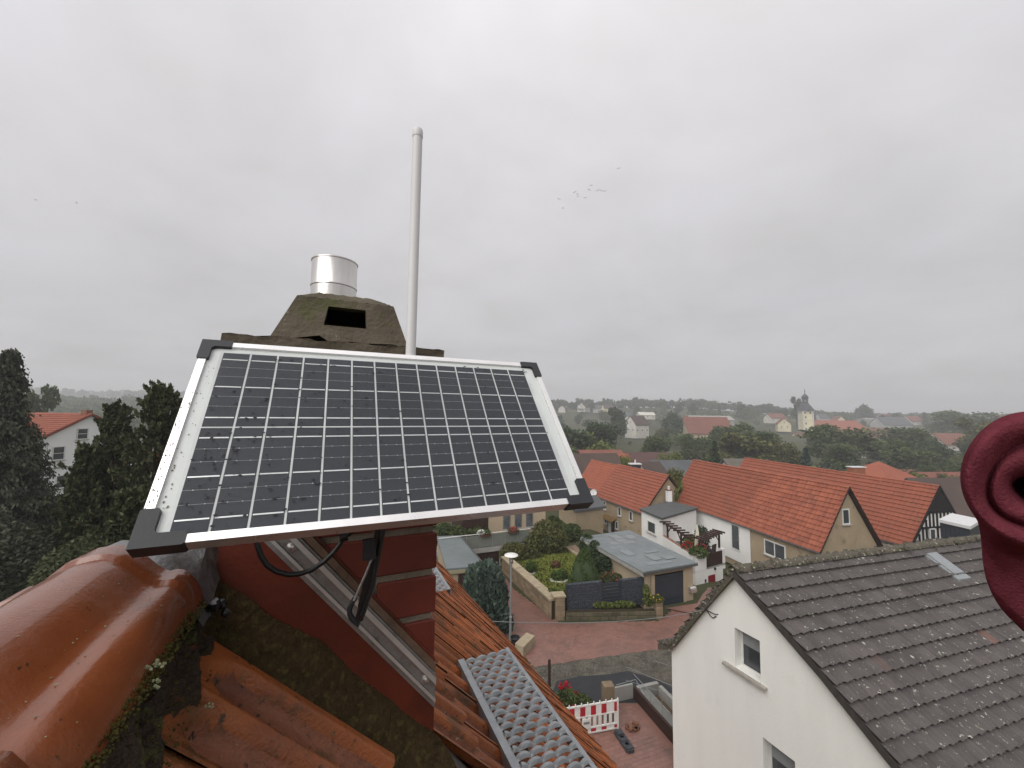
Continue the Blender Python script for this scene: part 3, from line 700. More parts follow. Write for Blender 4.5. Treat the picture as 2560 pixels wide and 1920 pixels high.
busy = ([.034, .091, .1485], [.1825, .241, .297]); rows = ((.0205, .1648), (.1672, .3145))
mb = MB(); pbox(mb, .0245, PW - .026, .0185, PH - .011, -.0044, -.0043); mb.build('cell_matrix', gap_m, sol)
dots = MB()
for r in (0, 1):
    y0, y1 = rows[r]; cme = MB(); cme.box(Vector((0, 0, 0)), V * (CW - GX), -S_ * (y1 - y0), NP * .0003); cme = cme.mesh('cell', cell_m)
    bme = []
    for y in busy[r]:
        m = MB(); m.box(Vector((0, 0, 0)), V * (CW - GX) * .93, -S_ * .0018, NP * .0002); bme.append(m.mesh('busbar', busbar_m))
    for c in range(14):
        x = X0 + c * CW + GX / 2; o = link('cell', cme, sol, Matrix.Translation(pn(x, y0, -.0042)))
        for y, m in zip(busy[r], bme): link('busbar', m, o, Matrix.Translation(pn(x + .0012, y, -.0038)))
        ys = (.052, .071, .1105, .129) if r == 0 else (.201, .2205, .260, .279)
        for y in ys:
            k = .55 if r == 0 else 1
            dots.box(pn(x, y, -.0039), V * (CW - GX), S_ * .00018, NP * .0001)
            for q in (.28, .72): dots.box(pn(x + (CW - GX) * q, y + .0004 * k, -.0039), V * .0012 * k, S_ * .001 * k, NP * .0002)
dots.build('solder_ribbon', gap_m, sol, kind='stuff')
pbox(MB(), fw - .001, PW - fw + .001, fw - .001, PH - fw + .001, -.0024, -.0014).build('glass', panel_glass, sol)
mb = MB()
for i in range(240):
    k = random.random()
    x = random.betavariate(.9, 2.6) * .52 + .03; y = random.uniform(.03, .312) if x > .1 else random.uniform(.09, .312)
    if x > .3: x = random.uniform(.42, .56); y = random.uniform(.02, .30) if random.random() < .5 else random.uniform(.02, .08)
    r = random.uniform(.0006, .0017); c = pn(x, y, -.0014)
    mb.v.append(c + NP * r * .3); o = len(mb.v) - 1
    for j in range(7): a = 2 * math.pi * j / 7; mb.v.append(c + V * math.cos(a) * r * 1.7 * random.uniform(.7, 1.2) + S_ * math.sin(a) * r * random.uniform(.7, 1.2))
    for j in range(7): mb.f.append((o, o + 1 + j, o + 1 + (j + 1) % 7))
mb.build('water_drops', drop_m, sol, smooth=True, kind='stuff')
mb = MB()
for i in range(80):
    y = random.betavariate(2, 1.2) * .3; x = random.choice((random.uniform(.001, .009), random.uniform(.010, .022))); mb.cbox(pn(x, y, .0004 if x < .0095 else -.0035), V * random.uniform(.0005, .0016), S_ * random.uniform(.0005, .003), NP * .0002)
mb.build('grime_specks', dirt_m, sol, kind='stuff')
def ell(xs, ys, sx, sy, ax, ay, tx, ty):          # corner cap; sx, sy point inwards
    o = -.0022; pts = [(o, o), (ax, o), (ax + .002, o + .002), (ax + .002, ty - .002), (ax, ty), (tx + .004, ty), (tx, ty + .004), (tx, ay), (tx - .002, ay + .002), (o + .002, ay + .002), (o, ay)]
    mb = MB(); mb.prism([pn(xs + sx * a, ys + sy * b, .0016) for a, b in pts], NP * -.0225); mb.build('corner_cap', black_pl, sol)
ell(0, 0, 1, 1, .036, .037, .0125, .0115); ell(PW, 0, -1, 1, .036, .037, .0125, .0115)
ell(0, PH, 1, -1, .044, .041, .016, .0135); ell(PW, PH, -1, -1, .044, .041, .016, .0135)
mb = MB(); mb.box(pn(.2, .10, -.03), V * .11, -S_ * .09, NP * .0105); mb.build('junction_box', black_pl, sol)
mb = MB(); mb.tube([pn(.12, .2, -.022), P(.80, -.06, -.05)], .008, 8); mb.tube([pn(.47, .2, -.022), P(.80, .19, -.05)], .008, 8); mb.tube([pn(.06, .16, -.022), pn(.54, .16, -.022)], .010, 8); mb.build('mounting_bracket', alu_dull, sol)
def onu(q, u):
    rr = ray(500 + q[0] * .3858, 1280 + q[1] * .3858); return rr * (u / rr.dot(U)) + Z * H
mb = MB(); mb.tube([pn(.18, .25, -.03)] + [onu(q, .755) for q in ((362, 160), (372, 215), (395, 285), (435, 345), (495, 385), (570, 405), (640, 402), (720, 378), (800, 325), (860, 268), (910, 205), (930, 165))] + [pn(.33, .25, -.03)], .0042, 10)
mb.tube([onu((905, 165), .752), onu((955, 150), .752)], .009, 10)
tag(mb.build('power_cable', cable_m, None, smooth=True, org=onu((640, 402), .755)), 'black power cable hanging in a loop under the solar panel', 'cable')
sn = thing('snap_hook', onu((1015, 735), .70), 'black snap hook with webbing strap dangling below the solar panel', 'carabiner')
mb = MB(); pth = [onu(q, .70) for q in ((1165, 100), (1150, 200), (1118, 330), (1085, 470), (1055, 600), (1030, 700))]
for i in range(len(pth) - 1):
    a, b = pth[i], pth[i + 1]; mb.cbox((a + b) / 2, (b - a) * 1.08, V * (.0145 if i < 4 else .012), U * .006)
mb.build('strap', cable_m, sn)
mb = MB(); mb.tube([onu(q, .694) for q in ((1190, 100), (1168, 220), (1118, 480), (1062, 640), (1050, 672))], .0042, 8); mb.build('cord', cable_m, sn, smooth=True)
mb = MB(); mb.tube([onu(q, .70) for q in ((1003, 560), (985, 590), (970, 625), (970, 660), (985, 690), (1008, 712), (1020, 735), (1030, 700))], .0042, 8); mb.build('hook', black_pl, sn, smooth=True)
mb = MB(); mb.tube([onu(q, .697) for q in ((1115, 300), (1075, 400), (1030, 500), (998, 575))], .0021, 8); mb.build('gate_wire', alu_dull, sn, smooth=True)
mb = MB(); mb.cbox(onu((1098, 240), .69), V * .019 , Z * .032 - V * .004, U * .008); mb.cbox(onu((1075, 272), .692), V * .010, Z * .018, U * .009); mb.build('buckle', black_pl, sn)

# ================================================================== WALKWAY GRATINGS
def grating(u0, u1, v0, v1, z, label):
    g = thing('roof_walkway', P((u0 + u1) / 2, (v0 + v1) / 2, z - .2), label, 'walkway grating', 'galvanised gratings on the roof')
    mb = MB(); pu = .0295; n = round((u1 - u0) / pu); lv0, lv1 = v0 + .022, v1 - .012; cells = 4; seg = 10
    for i in range(n):
        ua = u0 + i * pu; ph = .5 if i % 2 else 0; nn_ = cells * seg; o = len(mb.v)
        for j in range(nn_ + 1):
            t = j / nn_ * cells; q = (t + ph) % 1; h = .0105 * max(0, math.sin(math.pi * q)) ** .8
            edge = min(1, min(t, cells - t) / .12); h = h * edge
            v = lerp(lv0, lv1, j / nn_)
            mb.v += [P(ua + .002, v, z - .004 + h * .45), P(ua + pu * .22, v, z + h), P(ua + pu * .58, v, z + h * .95), P(ua + pu * .60, v, z + h * .8 - .003)]
        for j in range(nn_):
            a = o + j * 4
            for k_ in range(3): mb.f.append((a + k_, a + k_ + 1, a + k_ + 5, a + k_ + 4))
    mb.build('tread', zinc, g, smooth=True)
    for a, b in ((v0, v0 + .024), (v1 - .014, v1)):
        mb = MB(); mb.box(P(u0, a, z - .001), U * (u1 - u0), V * (b - a), Z * .002); s = a if a == v0 else b - .0025
        mb.box(P(u0, s, z - .040), U * (u1 - u0), V * .0025, Z * .039); mb.build('side_rail', zinc, g)
    for uu in (u0 + .25, u1 - .25):
        mb = MB(); mb.box(P(uu, v0 + .01, z - .012), U * .03, V * (v1 - v0 - .02), Z * .006); mb.box(P(uu, v1 - .03, roofz(uu, v1 - .03)), U * .03, V * .006, Z * (z - .012 - roofz(uu, v1 - .03))); mb.build('bracket', zinc, g)
grating(-.35, 1.575, .495, .7135, -.99, 'long galvanised roof walkway grating in the foreground, near the bottom edge')
grating(2.22, 3.8, .43, .648, -1.0, 'galvanised roof walkway grating half hidden behind the chimney')

# ================================================================== PERSON AT THE RIGHT EDGE
def person():
    rings = []                                    # (centre px, py, distance, half width px, half height px)
    for s, dp in ((.20, .56), (.25, .50), (.29, .470), (.33, .459), (.40, .453), (.48, .4525), (.55, .455), (.60, .460), (.635, .467), (.67, .460), (.72, .450), (.80, .4435), (.88, .4435), (.945, .449), (.985, .461), (1.0, .478)):
        k = (1 - s); rings.append((2592 + 22 * k, 1200 + 26 * k, dp, 185 * s, 172 * s))
    rings += [(2596, 1212, .495, 180, 168), (2604, 1245, .512, 160, 160), (2616, 1300, .524, 150, 165), (2632, 1370, .532, 162, 200), (2640, 1395, .548, 167, 214), (2652, 1400, .575, 168, 212), (2690, 1420, .62, 168, 212), (2760, 1470, .70, 175, 220), (2880, 1560, .80, 200, 260), (3050, 1700, .9, 240, 300)]
    o = at(2640, 1395, .5); mb = MB(); n = 56; m = len(rings); sub = []
    for i in range(m - 1):
        for t in (0, .5): sub.append([lerp(rings[i][j], rings[i + 1][j], t) for j in range(5)])
    sub.append(rings[-1]); X_ = Vector((1, 0, 0))
    for i, (px, py, dp, rx, ry) in enumerate(sub):
        k = dp / FPX; c = at(px, py, dp)
        for j in range(n):
            a = 2 * math.pi * j / n; body = min(1, max(0, i - 30) / 8)
            inn = max(0, 1 - rx / 185); f = 1 + .012 * math.sin(3 * a + .4) + .005 * math.sin(5 * a + i * .15) + inn * (.10 * math.sin(2 * a + .6) + .06 * math.sin(3 * a + 2.2)) + body * (.03 * math.sin(4 * a + i * .5) + .018 * math.sin(9 * a - i * .8))
            wv = .003 * math.sin(2 * a + .8) + inn * (.016 * math.sin(2 * a + 1.2) + .008 * math.sin(3 * a + i * .1))
            mb.v.append(c + X_ * (math.cos(a) * rx * k * f) + Z * (math.sin(a) * ry * k * f) + Vector((0, wv, 0)))
    for i in range(len(sub) - 1):
        for j in range(n):
            a = i * n + j; b = i * n + (j + 1) % n; mb.f.append((a, a + n, b + n, b))
    mb.f.append(tuple(range(n)))
    ob = mb.build('person', fleece, None, smooth=True, org=o)
    sd_ = ob.modifiers.new('smooth', 'SUBSURF'); sd_.levels = 1; sd_.render_levels = 1
    tag(ob, 'person in maroon fleece, only a bunched sleeve with rolled folds at the right edge', 'person')
person()
# ================================================================== WHITE HOUSE ACROSS THE LANE
WV = 10.0; WS = .955
def Pw(u, v, z): return P(u * WS, v * WS, z * WS)
wh = thing('house', P(6, 13, -10.5), 'white rendered gable house with lichen spotted dark concrete roof at the lower right', 'house')
zt_pts = [(0.9, -9.15), (5.3, -5.64), (7.28, -4.26), (8.45, -5.78), (9.60, -7.47)]
def ztop(u): return float(np.interp(u, [p[0] for p in zt_pts], [p[1] for p in zt_pts]))
wins = [(6.745, 7.426, -6.675, -5.665), (6.0, 6.745, -9.05, -7.945)]
brk = sorted(set([p[0] for p in zt_pts] + [x for w_ in wins for x in w_[:2]])); mb = MB()
for a, b in zip(brk[:-1], brk[1:]):
    cut = sorted([w_ for w_ in wins if w_[0] <= a + 1e-6 and w_[1] >= b - 1e-6], key=lambda q: q[2]); lo = -11.2
    for w_ in cut: mb.quad(Pw(a, WV, lo), Pw(a, WV, w_[2]), Pw(b, WV, w_[2]), Pw(b, WV, lo)); lo = w_[3]
    mb.quad(Pw(a, WV, lo), Pw(a, WV, ztop(a)), Pw(b, WV, ztop(b)), Pw(b, WV, lo))
for a, b, c, d in wins:                           # deep reveals
    D = V * .30
    for p, q in ((Pw(a, WV, c), Pw(b, WV, c)), (Pw(b, WV, c), Pw(b, WV, d)), (Pw(b, WV, d), Pw(a, WV, d)), (Pw(a, WV, d), Pw(a, WV, c))): mb.quad(p, q, q + D, p + D)
WD = Vector((math.sin(R(73.4)), math.cos(R(73.4)), 0))
mb.quad(Pw(9.60, WV, -11.2), Pw(9.60, WV, -7.47), Pw(9.60, WV, -7.47) + WD * 14, Pw(9.60, WV, -11.2) + WD * 14)
mb.quad(Pw(.9, WV, -11.2), Pw(.9, WV, -9.15), Pw(.9, WV, -9.15) + WD * 14, Pw(.9, WV, -11.2) + WD * 14)
mb.build('wall', plaster_w, wh)
for i, (a, b, c, d) in enumerate(wins):
    o = window(wh, Pw((a + b) / 2, WV + .29, (c + d) / 2), U, b - a - .01, d - c - .01, -V, .05, .055, 0, win_white, sill=False)
    MB().box(Pw(a + .06, WV + .262, lerp(c, d, .56)), U * (b - a - .12), V * .004, Z * ((d - c) * .40)).build('curtain', curtain_m, o)
    MB().box(Pw(a - .16, WV - .12, c - .075), U * (b - a + .42), V * .36, Z * .06).build('sill', sill_m, o)
# roof
L0 = Z * .02
RA = Pw(7.28, WV, -4.16) - WD * .16 + L0; RB = Pw(7.28, WV, -4.16) + WD * 14 + L0
def sag_pt(p): return p
ev_u, ev_z = 1.1, -8.87
RE = Pw(ev_u, WV, ev_z) - WD * .16 + L0; RF = RE + WD * 14.16
KL = [(7.28, -4.16), (8.45, -5.74), (9.45, -7.16), (9.98, -7.42)]
RM = Pw(5.3, WV, -5.525) - WD * .16 + L0; RN = RM + WD * 14.16
mb = MB(); slab(mb, RA - Z * .03, RB - Z * .03, RN - Z * .03, RM - Z * .03, .08); slab(mb, RM - Z * .03, RN - Z * .03, RF - Z * .03, RE - Z * .03, .08); mb.build('roof_deck', wood_old, wh)
for (a, za), (b, zb) in zip(KL[:-1], KL[1:]):
    mb = MB(); p = Pw(a, WV, za) - WD * .16 + L0; q = Pw(b, WV, zb) - WD * .16 + L0
    slab(mb, p, q, q + WD * 14.1, p + WD * 14.1, .10); mb.build('roof_deck', wood_old, wh)
    tile_roof(wh, p + WD * 14.1, p, q + WD * 14.1, q, 'flat', slate_tile, .30, .33, 0)
def wh_score(p):
    q = p - Vector((0, 0, H)); y = q.dot(c_f); x = q.dot(c_r) / y * FPX + 1280; yy = 960 - q.dot(c_u) / y * FPX
    return y if (x < 2590 and yy < 1960) else 60 + y
od = {}
BEND = .0
tile_roof(wh, RA, RB, RM, RN, 'flat', slate_tile, .29, .31, 120, wh_score,
          odd={(1, 19): (M('bright_clay_tile', (.26, .085, .042), None, 9, .8), 'bright orange clay replacement tile')})
tile_roof(wh, RM, RN, RE, RF, 'flat', slate_tile, .29, .31, 180, wh_score,
          odd={(0, 18): (M('faded_clay_tile', (.16, .095, .08), None, 9, .8), 'faded reddish replacement tile'), (0, 5): (M('brownish_clay_tile', (.12, .09, .08), None, 9, .8), 'brownish replacement tile')})
ridge_caps(wh, RA + Z * .03, RB + Z * .03, .15, .38, slate_moss, lift=.03)
for pts in ([(p[0], p[1]) for p in KL], [(7.28, -4.16), (5.3, -5.525), (ev_u, ev_z)]):
    mb = MB()
    for (a, za), (b, zb) in zip(pts[:-1], pts[1:]):
        p = Pw(a, WV, za) - WD * .17 - Z * .015; q = Pw(b, WV, zb) - WD * .17 - Z * .015; mb.prism([p + Z * .05, q + Z * .05, q - Z * .12, p - Z * .12], WD * .05)
    mb.build('verge_board', slate_moss if len(pts) > 3 else M('verge_mortar', (.062, .055, .05), (.045, .04, .036), 8, .9, .15, .5, 40), wh)
mb = MB()                                          # rough mortar and moss along the ridge and the steep verge
for i in range(420):
    t = random.random()
    if i % 3: p = RA.lerp(RB, t * .85) + U * random.uniform(-.17, .16) + Z * random.uniform(.02, .10)
    else:
        k = random.random() * 2.99; j = int(k); p = Pw(lerp(KL[j][0], KL[j + 1][0], k - j), WV, lerp(KL[j][1], KL[j + 1][1], k - j)) - WD * random.uniform(.0, .18) + Z * random.uniform(.05, .10)
    mb.blob(p, random.uniform(.025, .07), 7, 4, .35)
mb.build('ridge_moss', slate_moss, wh, kind='stuff')
mb = MB()                                          # roof window with raised metal cover
sp = lambda c, r, h=0: RA.lerp(RB, c) + (RM - RA) * r + (U * .62 + Z * .78).normalized() * h
a_, b_ = .482, .512
mb.prism([sp(a_, .20, .10), sp(b_, .20, .10), sp(b_, .49, .10), sp(a_, .49, .10)], Z * .12); mb.prism([sp(a_ - .005, .17, .05), sp(b_ + .004, .17, .05), sp(b_ + .004, .53, .05), sp(a_ - .005, .53, .05)], Z * .09)
mb.build('roof_hatch', zinc, wh)
mb = MB()
for c in (.60, .68, .44, .52):
    p = sp(c, .09, .05); mb.tube([p, p + Z * .14, p + Z * .16 - U * .12, p - U * .14 + Z * .02], .018, 6)
mb.build('roof_hook', slate_moss, wh)
rr = ray(1600 + 430 * .3858, 1280 + 630 * .3858); hk = rr * ((WV * WS - .02) / rr.dot(V)) + Z * H
mb = MB(); mb.tube([hk + V * .02 - U * .35 + Z * .02, hk - V * .02 - U * .28, hk - V * .05], .012, 6); mb.tube([hk, hk - U * .12 - Z * .12, hk - U * .2 - Z * .14, hk - U * .3 - Z * .05], .012, 6); mb.build('wire_hook', cable_m, wh)
wp = P(5.55, 2.22, -3.06); mb = MB(); mb.tube([wp.lerp(hk, t) - Z * (.14 * 4 * t * (1 - t)) for t in [i / 24 for i in range(25)]], .006, 5)
tag(mb.build('overhead_wire', zinc, None, org=wp), 'thin grey wire strung over the lane from our eave to the white gable', 'wire')

# ================================================================== LANE SIDE: lamp, wall, garden
lp = thing('street_lamp', gnd(.06, 18.89), 'slim grey street lamp with white disc top beside the blue green conifer', 'street lamp')
b = gnd(.06, 18.89)
MB().tube([b, b + Z * 1.05, b + Z * 3.45], [.065, .055, .045], 12).build('post', zinc, lp, smooth=True)
mb = MB(); mb.tube([b + Z * 1.02, b + Z * 1.06], .075, 12); mb.build('collar', alu, lp)
MB().lathe(b + Z * 3.42, [(.085, 0), (.10, .02), (.10, .06), (.05, .09)], 16, cap=True).build('lamp_base', zinc, lp, smooth=True)
MB().lathe(b + Z * 3.48, [(.085, 0), (.085, .28)], 16, cap=True).build('lantern_glass', glass_sheet('lantern_glass', (.93, .93, .92)), lp, smooth=True)
MB().lathe(b + Z * 3.52, [(.03, 0), (.04, .06), (.03, .2)], 10).build('bulb', white_pl, lp, smooth=True)
MB().lathe(b + Z * 3.78, [(.06, -.03), (.30, .01), (.325, .03), (.30, .05), (.12, .085), (0, .09)], 28).build('lamp_shade', white_p, lp, smooth=True)
mb = MB()
for a in range(3): q = 2.1 * a; mb.tube([b + Z * 3.45 + Vector((math.cos(q), math.sin(q), 0)) * .09, b + Z * 3.79 + Vector((math.cos(q), math.sin(q), 0)) * .09], .008, 5)
mb.build('lantern_cage', zinc, lp)

def stone_rows(parent, a, b, hgt, thick, sh, sl_, zbase, mat, core):
    """coursed stones on both faces of a wall from a to b"""
    d = b - a; ln = d.length; t = d.normalized(); n = t.cross(Z).normalized()
    MB().box(a + Z * zbase - n * (thick / 2 - .02), d, n * (thick - .04), Z * hgt).build('wall_core', core, parent)
    shared = {}
    nr = max(1, round(hgt / sh)); sh = hgt / nr
    for r in range(nr):
        x = -random.uniform(0, sl_ * .5)
        while x < ln:
            L = random.choice((.8, 1.0, 1.25)) * sl_; x0 = max(0, x); x1 = min(ln, x + L)
            if x1 - x0 > .06:
                key = (round(x1 - x0, 2), round(sh, 3))
                if key not in shared:
                    m = MB(); l2 = (x1 - x0) / 2 - .008; h2 = sh / 2 - .007; g = thick / 2
                    m.add([t * sx * (l2 - c) + Z * sz * (h2 - c) + n * (g * sn + .012 * (1 if c else 0) * sn) for sn in (-1, 1) for c in (0, .018) for sx, sz in ((-1, -1), (1, -1), (1, 1), (-1, 1))],
                          [(4, 5, 6, 7)[::-1], (12, 13, 14, 15)] + [(i, (i + 1) % 4, (i + 1) % 4 + 4, i + 4)[::-1] for i in range(4)] + [(8 + i, 8 + (i + 1) % 4, 8 + (i + 1) % 4 + 4, 8 + i + 4) for i in range(4)] + [(i, (i + 1) % 4, (i + 1) % 4 + 8, i + 8) for i in range(4)])
                    shared[key] = m.mesh('stone', mat)
                link('stone', shared[key], parent, Matrix.Translation(a + t * (x0 + x1) / 2 + Z * (zbase + sh * (r + .5)) + n * random.uniform(-.008, .008)))
            x += L
gw = thing('garden_wall', gnd(.9, 23.6), 'tan stone retaining wall with broad coping running back beside the lane', 'wall')
wa, wb = Vector((2.30, 20.75, 0)), Vector((-.35, 26.7, 0)); d = wb - wa; t_ = d.normalized(); n_ = Z.cross(t_).normalized()
stone_rows(gw, wa, wb, .92, .36, .23, .55, 0, stone_wall, mortar_dark)
k = 9; cm = MB(); cm.box(-t_ * (d.length / k / 2 - .01) - n_ * .27, t_ * (d.length / k - .02), n_ * .54, Z * .09); cm = cm.mesh('coping', coping_m)
for i in range(k): link('coping_stone', cm, gw, Matrix.Translation(wa + d * ((i + .5) / k) + Z * (.92 + random.uniform(-.008, .008))))
gp = thing('gate_pillar', gnd(2.53, 20.85), 'square tan stone pillar with flat cap at the garden corner', 'pillar')
stone_rows(gp, Vector((2.32, 20.78, 0)), Vector((2.80, 20.86, 0)), 1.15, .42, .23, .48, 0, stone_wall, stone_wall)
MB().box(Vector((2.22, 20.50, 1.15)), Vector((.66, .11, 0)), Vector((-.09, .56, 0)), Z * .07).build('cap_stone', coping_m, gp)
fwl = thing('garden_wall', gnd(5.2, 20.95), 'low mossy stone wall along the lane below the dark gabion fence', 'wall')
stone_rows(fwl, Vector((2.85, 20.72, 0)), Vector((7.55, 20.98, 0)), .42, .30, .21, .5, 0, M('mossy_stone', (.13, .115, .075), (.08, .07, .05), 2.2, .9, .15, .6, 25, rnd=.2, spots=(((.075, .085, .03), 3, .5, .68),)), mortar_dark)
pw = thing('gate_pillar', gnd(7.65, 21.0), 'short weathered stone post with a plant on top at the lane corner', 'pillar')
stone_rows(pw, Vector((7.50, 20.98, 0)), Vector((7.86, 21.02, 0)), .85, .34, .21, .36, 0, stone_wall, stone_wall)
# gabion panels with gate
gf = thing('gabion_fence', gnd(5.2, 21.4), 'anthracite gabion fence filled with dark slate, slatted gate in its middle', 'fence')
ga, gb = Vector((2.95, 21.0, 0)), Vector((7.75, 22.15, 0)); gd = (gb - ga).normalized(); gn = gd.cross(Z)
for s0, s1, z1 in ((0, 1.95, 1.62), (3.05, 4.90, 1.60)):
    mb = MB(); mb.grid(lambda a, b: ga + gd * lerp(s0, s1, a) + Z * lerp(.25, z1, b) + gn * (.10 + random.uniform(-.022, .022)), 46, 34)
    mb.grid(lambda a, b: ga + gd * lerp(s0, s1, a) + Z * lerp(.25, z1, b) + gn * (-.10 + random.uniform(-.022, .022)), 30, 20)
    mb.grid(lambda a, b: ga + gd * lerp(s0, s1, a) + Z * (z1 + random.uniform(-.02, .02)) + gn * lerp(-.11, .11, b), 46, 5)
    mb.build('slate_fill', gabion_m, gf, kind='stuff')
    mb = MB()
    for s in (s0, s1): mb.box(ga + gd * (s - .02) - gn * .11 + Z * .2, gd * .04, gn * .22, Z * (z1 - .16))
    mb.build('gabion_post', anth, gf)
    mb = MB()
    for q in range(8): mb.tube([ga + gd * s0 + gn * .125 + Z * lerp(.28, z1, q / 7), ga + gd * s1 + gn * .125 + Z * lerp(.28, z1, q / 7)], .004, 4)
    for q in range(20): mb.tube([ga + gd * lerp(s0, s1, q / 19) + gn * .128 + Z * .25, ga + gd * lerp(s0, s1, q / 19) + gn * .128 + Z * z1], .004, 4)
    mb.build('wire_mesh', anth, gf)
for s in (1.98, 3.0): MB().box(ga + gd * (s - .03) - gn * .04 + Z * .2, gd * .06, gn * .08, Z * 1.36).build('gate_post', anth, gf)
sm = MB(); sm.box(-gd * .48 - gn * .012, gd * .96, gn * .024, Z * .145); sm = sm.mesh('gate_slat', anth)
for q in range(7): link('gate_slat', sm, gf, Matrix.Translation(ga + gd * 2.49 + Z * (.32 + .172 * q)))
# lawn and planting
lawn_p = [(2.3, 21.3), (6.9, 22.2), (5.6, 25.5), (4.6, 27.9), (3.6, 30.8), (-1.0, 30.6), (-.1, 26.6)]
mb = MB(); mb.poly([Vector((x, y, H - 9.9)) for x, y in lawn_p]); mb.prism([Vector((x, y, H - 9.9)) for x, y in lawn_p], -Z * .9); mb.build('lawn', lawn_m, None, kind='structure')
pts = []
while len(pts) < 16000:
    x, y = random.uniform(-1, 7), random.uniform(21, 31)
    if poly_in(x, y, lawn_p): pts.append((x, y, H - 9.88))
pts = np.array(pts); add_np('grass', leaves(pts, .07, 1.3, np.tile([[0, 0, 1.]], (len(pts), 1))), grass_m, None, kind='stuff')
def LZ(x, y): return Vector((x, y, H - 9.9))
def shrub(name, base, blobs, n, size, mat, label, cat, aspect=1.2, core=None, dirs=None, group=None, stem=True, up=0):
    t = thing(name, base, label, cat, group); allp = []
    tot = sum(r ** 2 for _, r, _ in blobs)
    for c, r, sq in blobs: allp.append(ball_pts(int(n * r * r / tot), np.array(base) + np.array(c), r, sq, .62))
    p = np.concatenate(allp); p = p[p[:, 2] > base[2] + .01]
    dd = None
    if up: dd = RNG.normal(size=p.shape) * .6 + np.array([0, 0, up])
    add_np('foliage', leaves(p, size, aspect, dd), mat, t)
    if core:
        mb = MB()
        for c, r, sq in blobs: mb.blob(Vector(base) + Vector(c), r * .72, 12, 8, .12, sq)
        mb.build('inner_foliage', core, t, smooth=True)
    if stem:
        mb = MB(); mb.tube([base, Vector(base) + Vector(blobs[0][0]) * .8], [.05, .02], 6)
        for c, r, sq in blobs[1:]: mb.tube([Vector(base) + Z * .1, Vector(base) + Vector(c)], [.03, .012], 5)
        mb.build('stem', bark_m, t)
    return t
# clipped cone
tb = LZ(4.25, 23.0); t = thing('topiary_cone', tb, 'clipped cone shaped conifer standing behind the gabion fence', 'shrub')
n = 9000; h = RNG.random(n) ** 1.25; a = RNG.random(n) * 2 * np.pi; rr_ = .98 * (1 - h) ** .62 * (.93 + .07 * RNG.random(n)) * (1 + .05 * np.sin(a * 5 + h * 9)) * np.clip(.62 + h * 4, 0, 1)
p = np.stack([tb.x + rr_ * np.cos(a), tb.y + rr_ * np.sin(a), tb.z + .05 + h * 2.15], 1); add_np('foliage', leaves(p, .085, 1.2), lf_topiary, t)
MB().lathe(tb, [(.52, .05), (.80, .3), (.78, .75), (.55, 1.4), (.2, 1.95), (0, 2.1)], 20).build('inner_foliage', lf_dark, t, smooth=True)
MB().tube([tb, tb + Z * .4], .06, 6).build('stem', bark_m, t)
shrub('box_shrub', LZ(1.33, 25.1), [((0, 0, .32), .36, (1, 1, .95))], 1500, .06, lf_box, 'round clipped box bush with white gravel on the lawn near the wall', 'shrub', core=lf_box)
shrub('rose_bush', LZ(2.95, 25.9), [((0, 0, .2), .26, (1.2, 1, .8))], 500, .07, M('bronze_leaf', (.13, .06, .035), (.09, .055, .025), 6, .8, .2, island=.3), 'small bronze leaved bush in the middle of the lawn', 'shrub')
shrub('leafy_plant', LZ(2.95, 24.1), [((-.2, 0, .22), .32, (1, 1, .9)), ((.22, .05, .28), .34, (1, 1, .9))], 1000, .085, lf_box, 'leafy green bush inside a ring of white gravel on the lawn', 'shrub')
for (x, y, rx, ry, name, lab) in ((2.9, 23.95, .52, .34, 'gravel_ring', 'ring of white gravel round the leafy lawn bush'), (1.22, 24.9, .36, .2, 'gravel_ring', 'patch of white gravel beside the round box bush')):
    q = []
    for i in range(420): a = random.random() * 6.283; k = random.uniform(.72, 1.02) if rx > .4 else random.random() ** .5; q.append((x + rx * k * math.cos(a), y + ry * k * math.sin(a), H - 9.875))
    tag(add_np(name, leaves(np.array(q), .07, 1), white_stone, None, org=LZ(x, y)), lab, 'gravel')
shrub('leafy_plant', LZ(2.5, 21.7), [((-.15, 0, .25), .35, (1, 1, .9)), ((.3, 0, .2), .3, (1, 1, .9))], 900, .13, lf_lime, 'bright green leafy plant just behind the corner pillar', 'shrub')
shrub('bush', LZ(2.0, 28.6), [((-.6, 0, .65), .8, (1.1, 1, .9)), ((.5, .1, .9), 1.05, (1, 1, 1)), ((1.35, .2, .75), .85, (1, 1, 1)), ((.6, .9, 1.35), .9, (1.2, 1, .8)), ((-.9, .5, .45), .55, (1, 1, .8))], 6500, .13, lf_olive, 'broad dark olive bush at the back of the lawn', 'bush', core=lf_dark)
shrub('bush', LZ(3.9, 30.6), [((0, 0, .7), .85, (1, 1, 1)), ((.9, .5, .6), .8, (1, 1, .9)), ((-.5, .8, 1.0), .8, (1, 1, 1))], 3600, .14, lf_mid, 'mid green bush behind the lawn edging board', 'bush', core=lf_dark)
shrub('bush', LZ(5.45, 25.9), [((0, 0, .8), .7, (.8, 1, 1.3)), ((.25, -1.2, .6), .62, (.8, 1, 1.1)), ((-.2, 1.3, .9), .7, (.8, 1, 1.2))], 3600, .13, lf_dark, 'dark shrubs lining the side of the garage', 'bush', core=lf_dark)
t = shrub('bush', LZ(5.7, 23.6), [((0, 0, .3), .45, (1.1, 1, .8)), ((.5, .1, .25), .4, (1, 1, .8))], 900, .10, lf_mid, 'flowering bed shrub beside the topiary cone', 'bush')
add_np('blossom', leaves(ball_pts(70, LZ(5.85, 23.5) + Z * .35, .5, (1.2, 1, .7)), .10), M('rust_petals', (.30, .07, .05), None, 20, .8, island=.3), t)
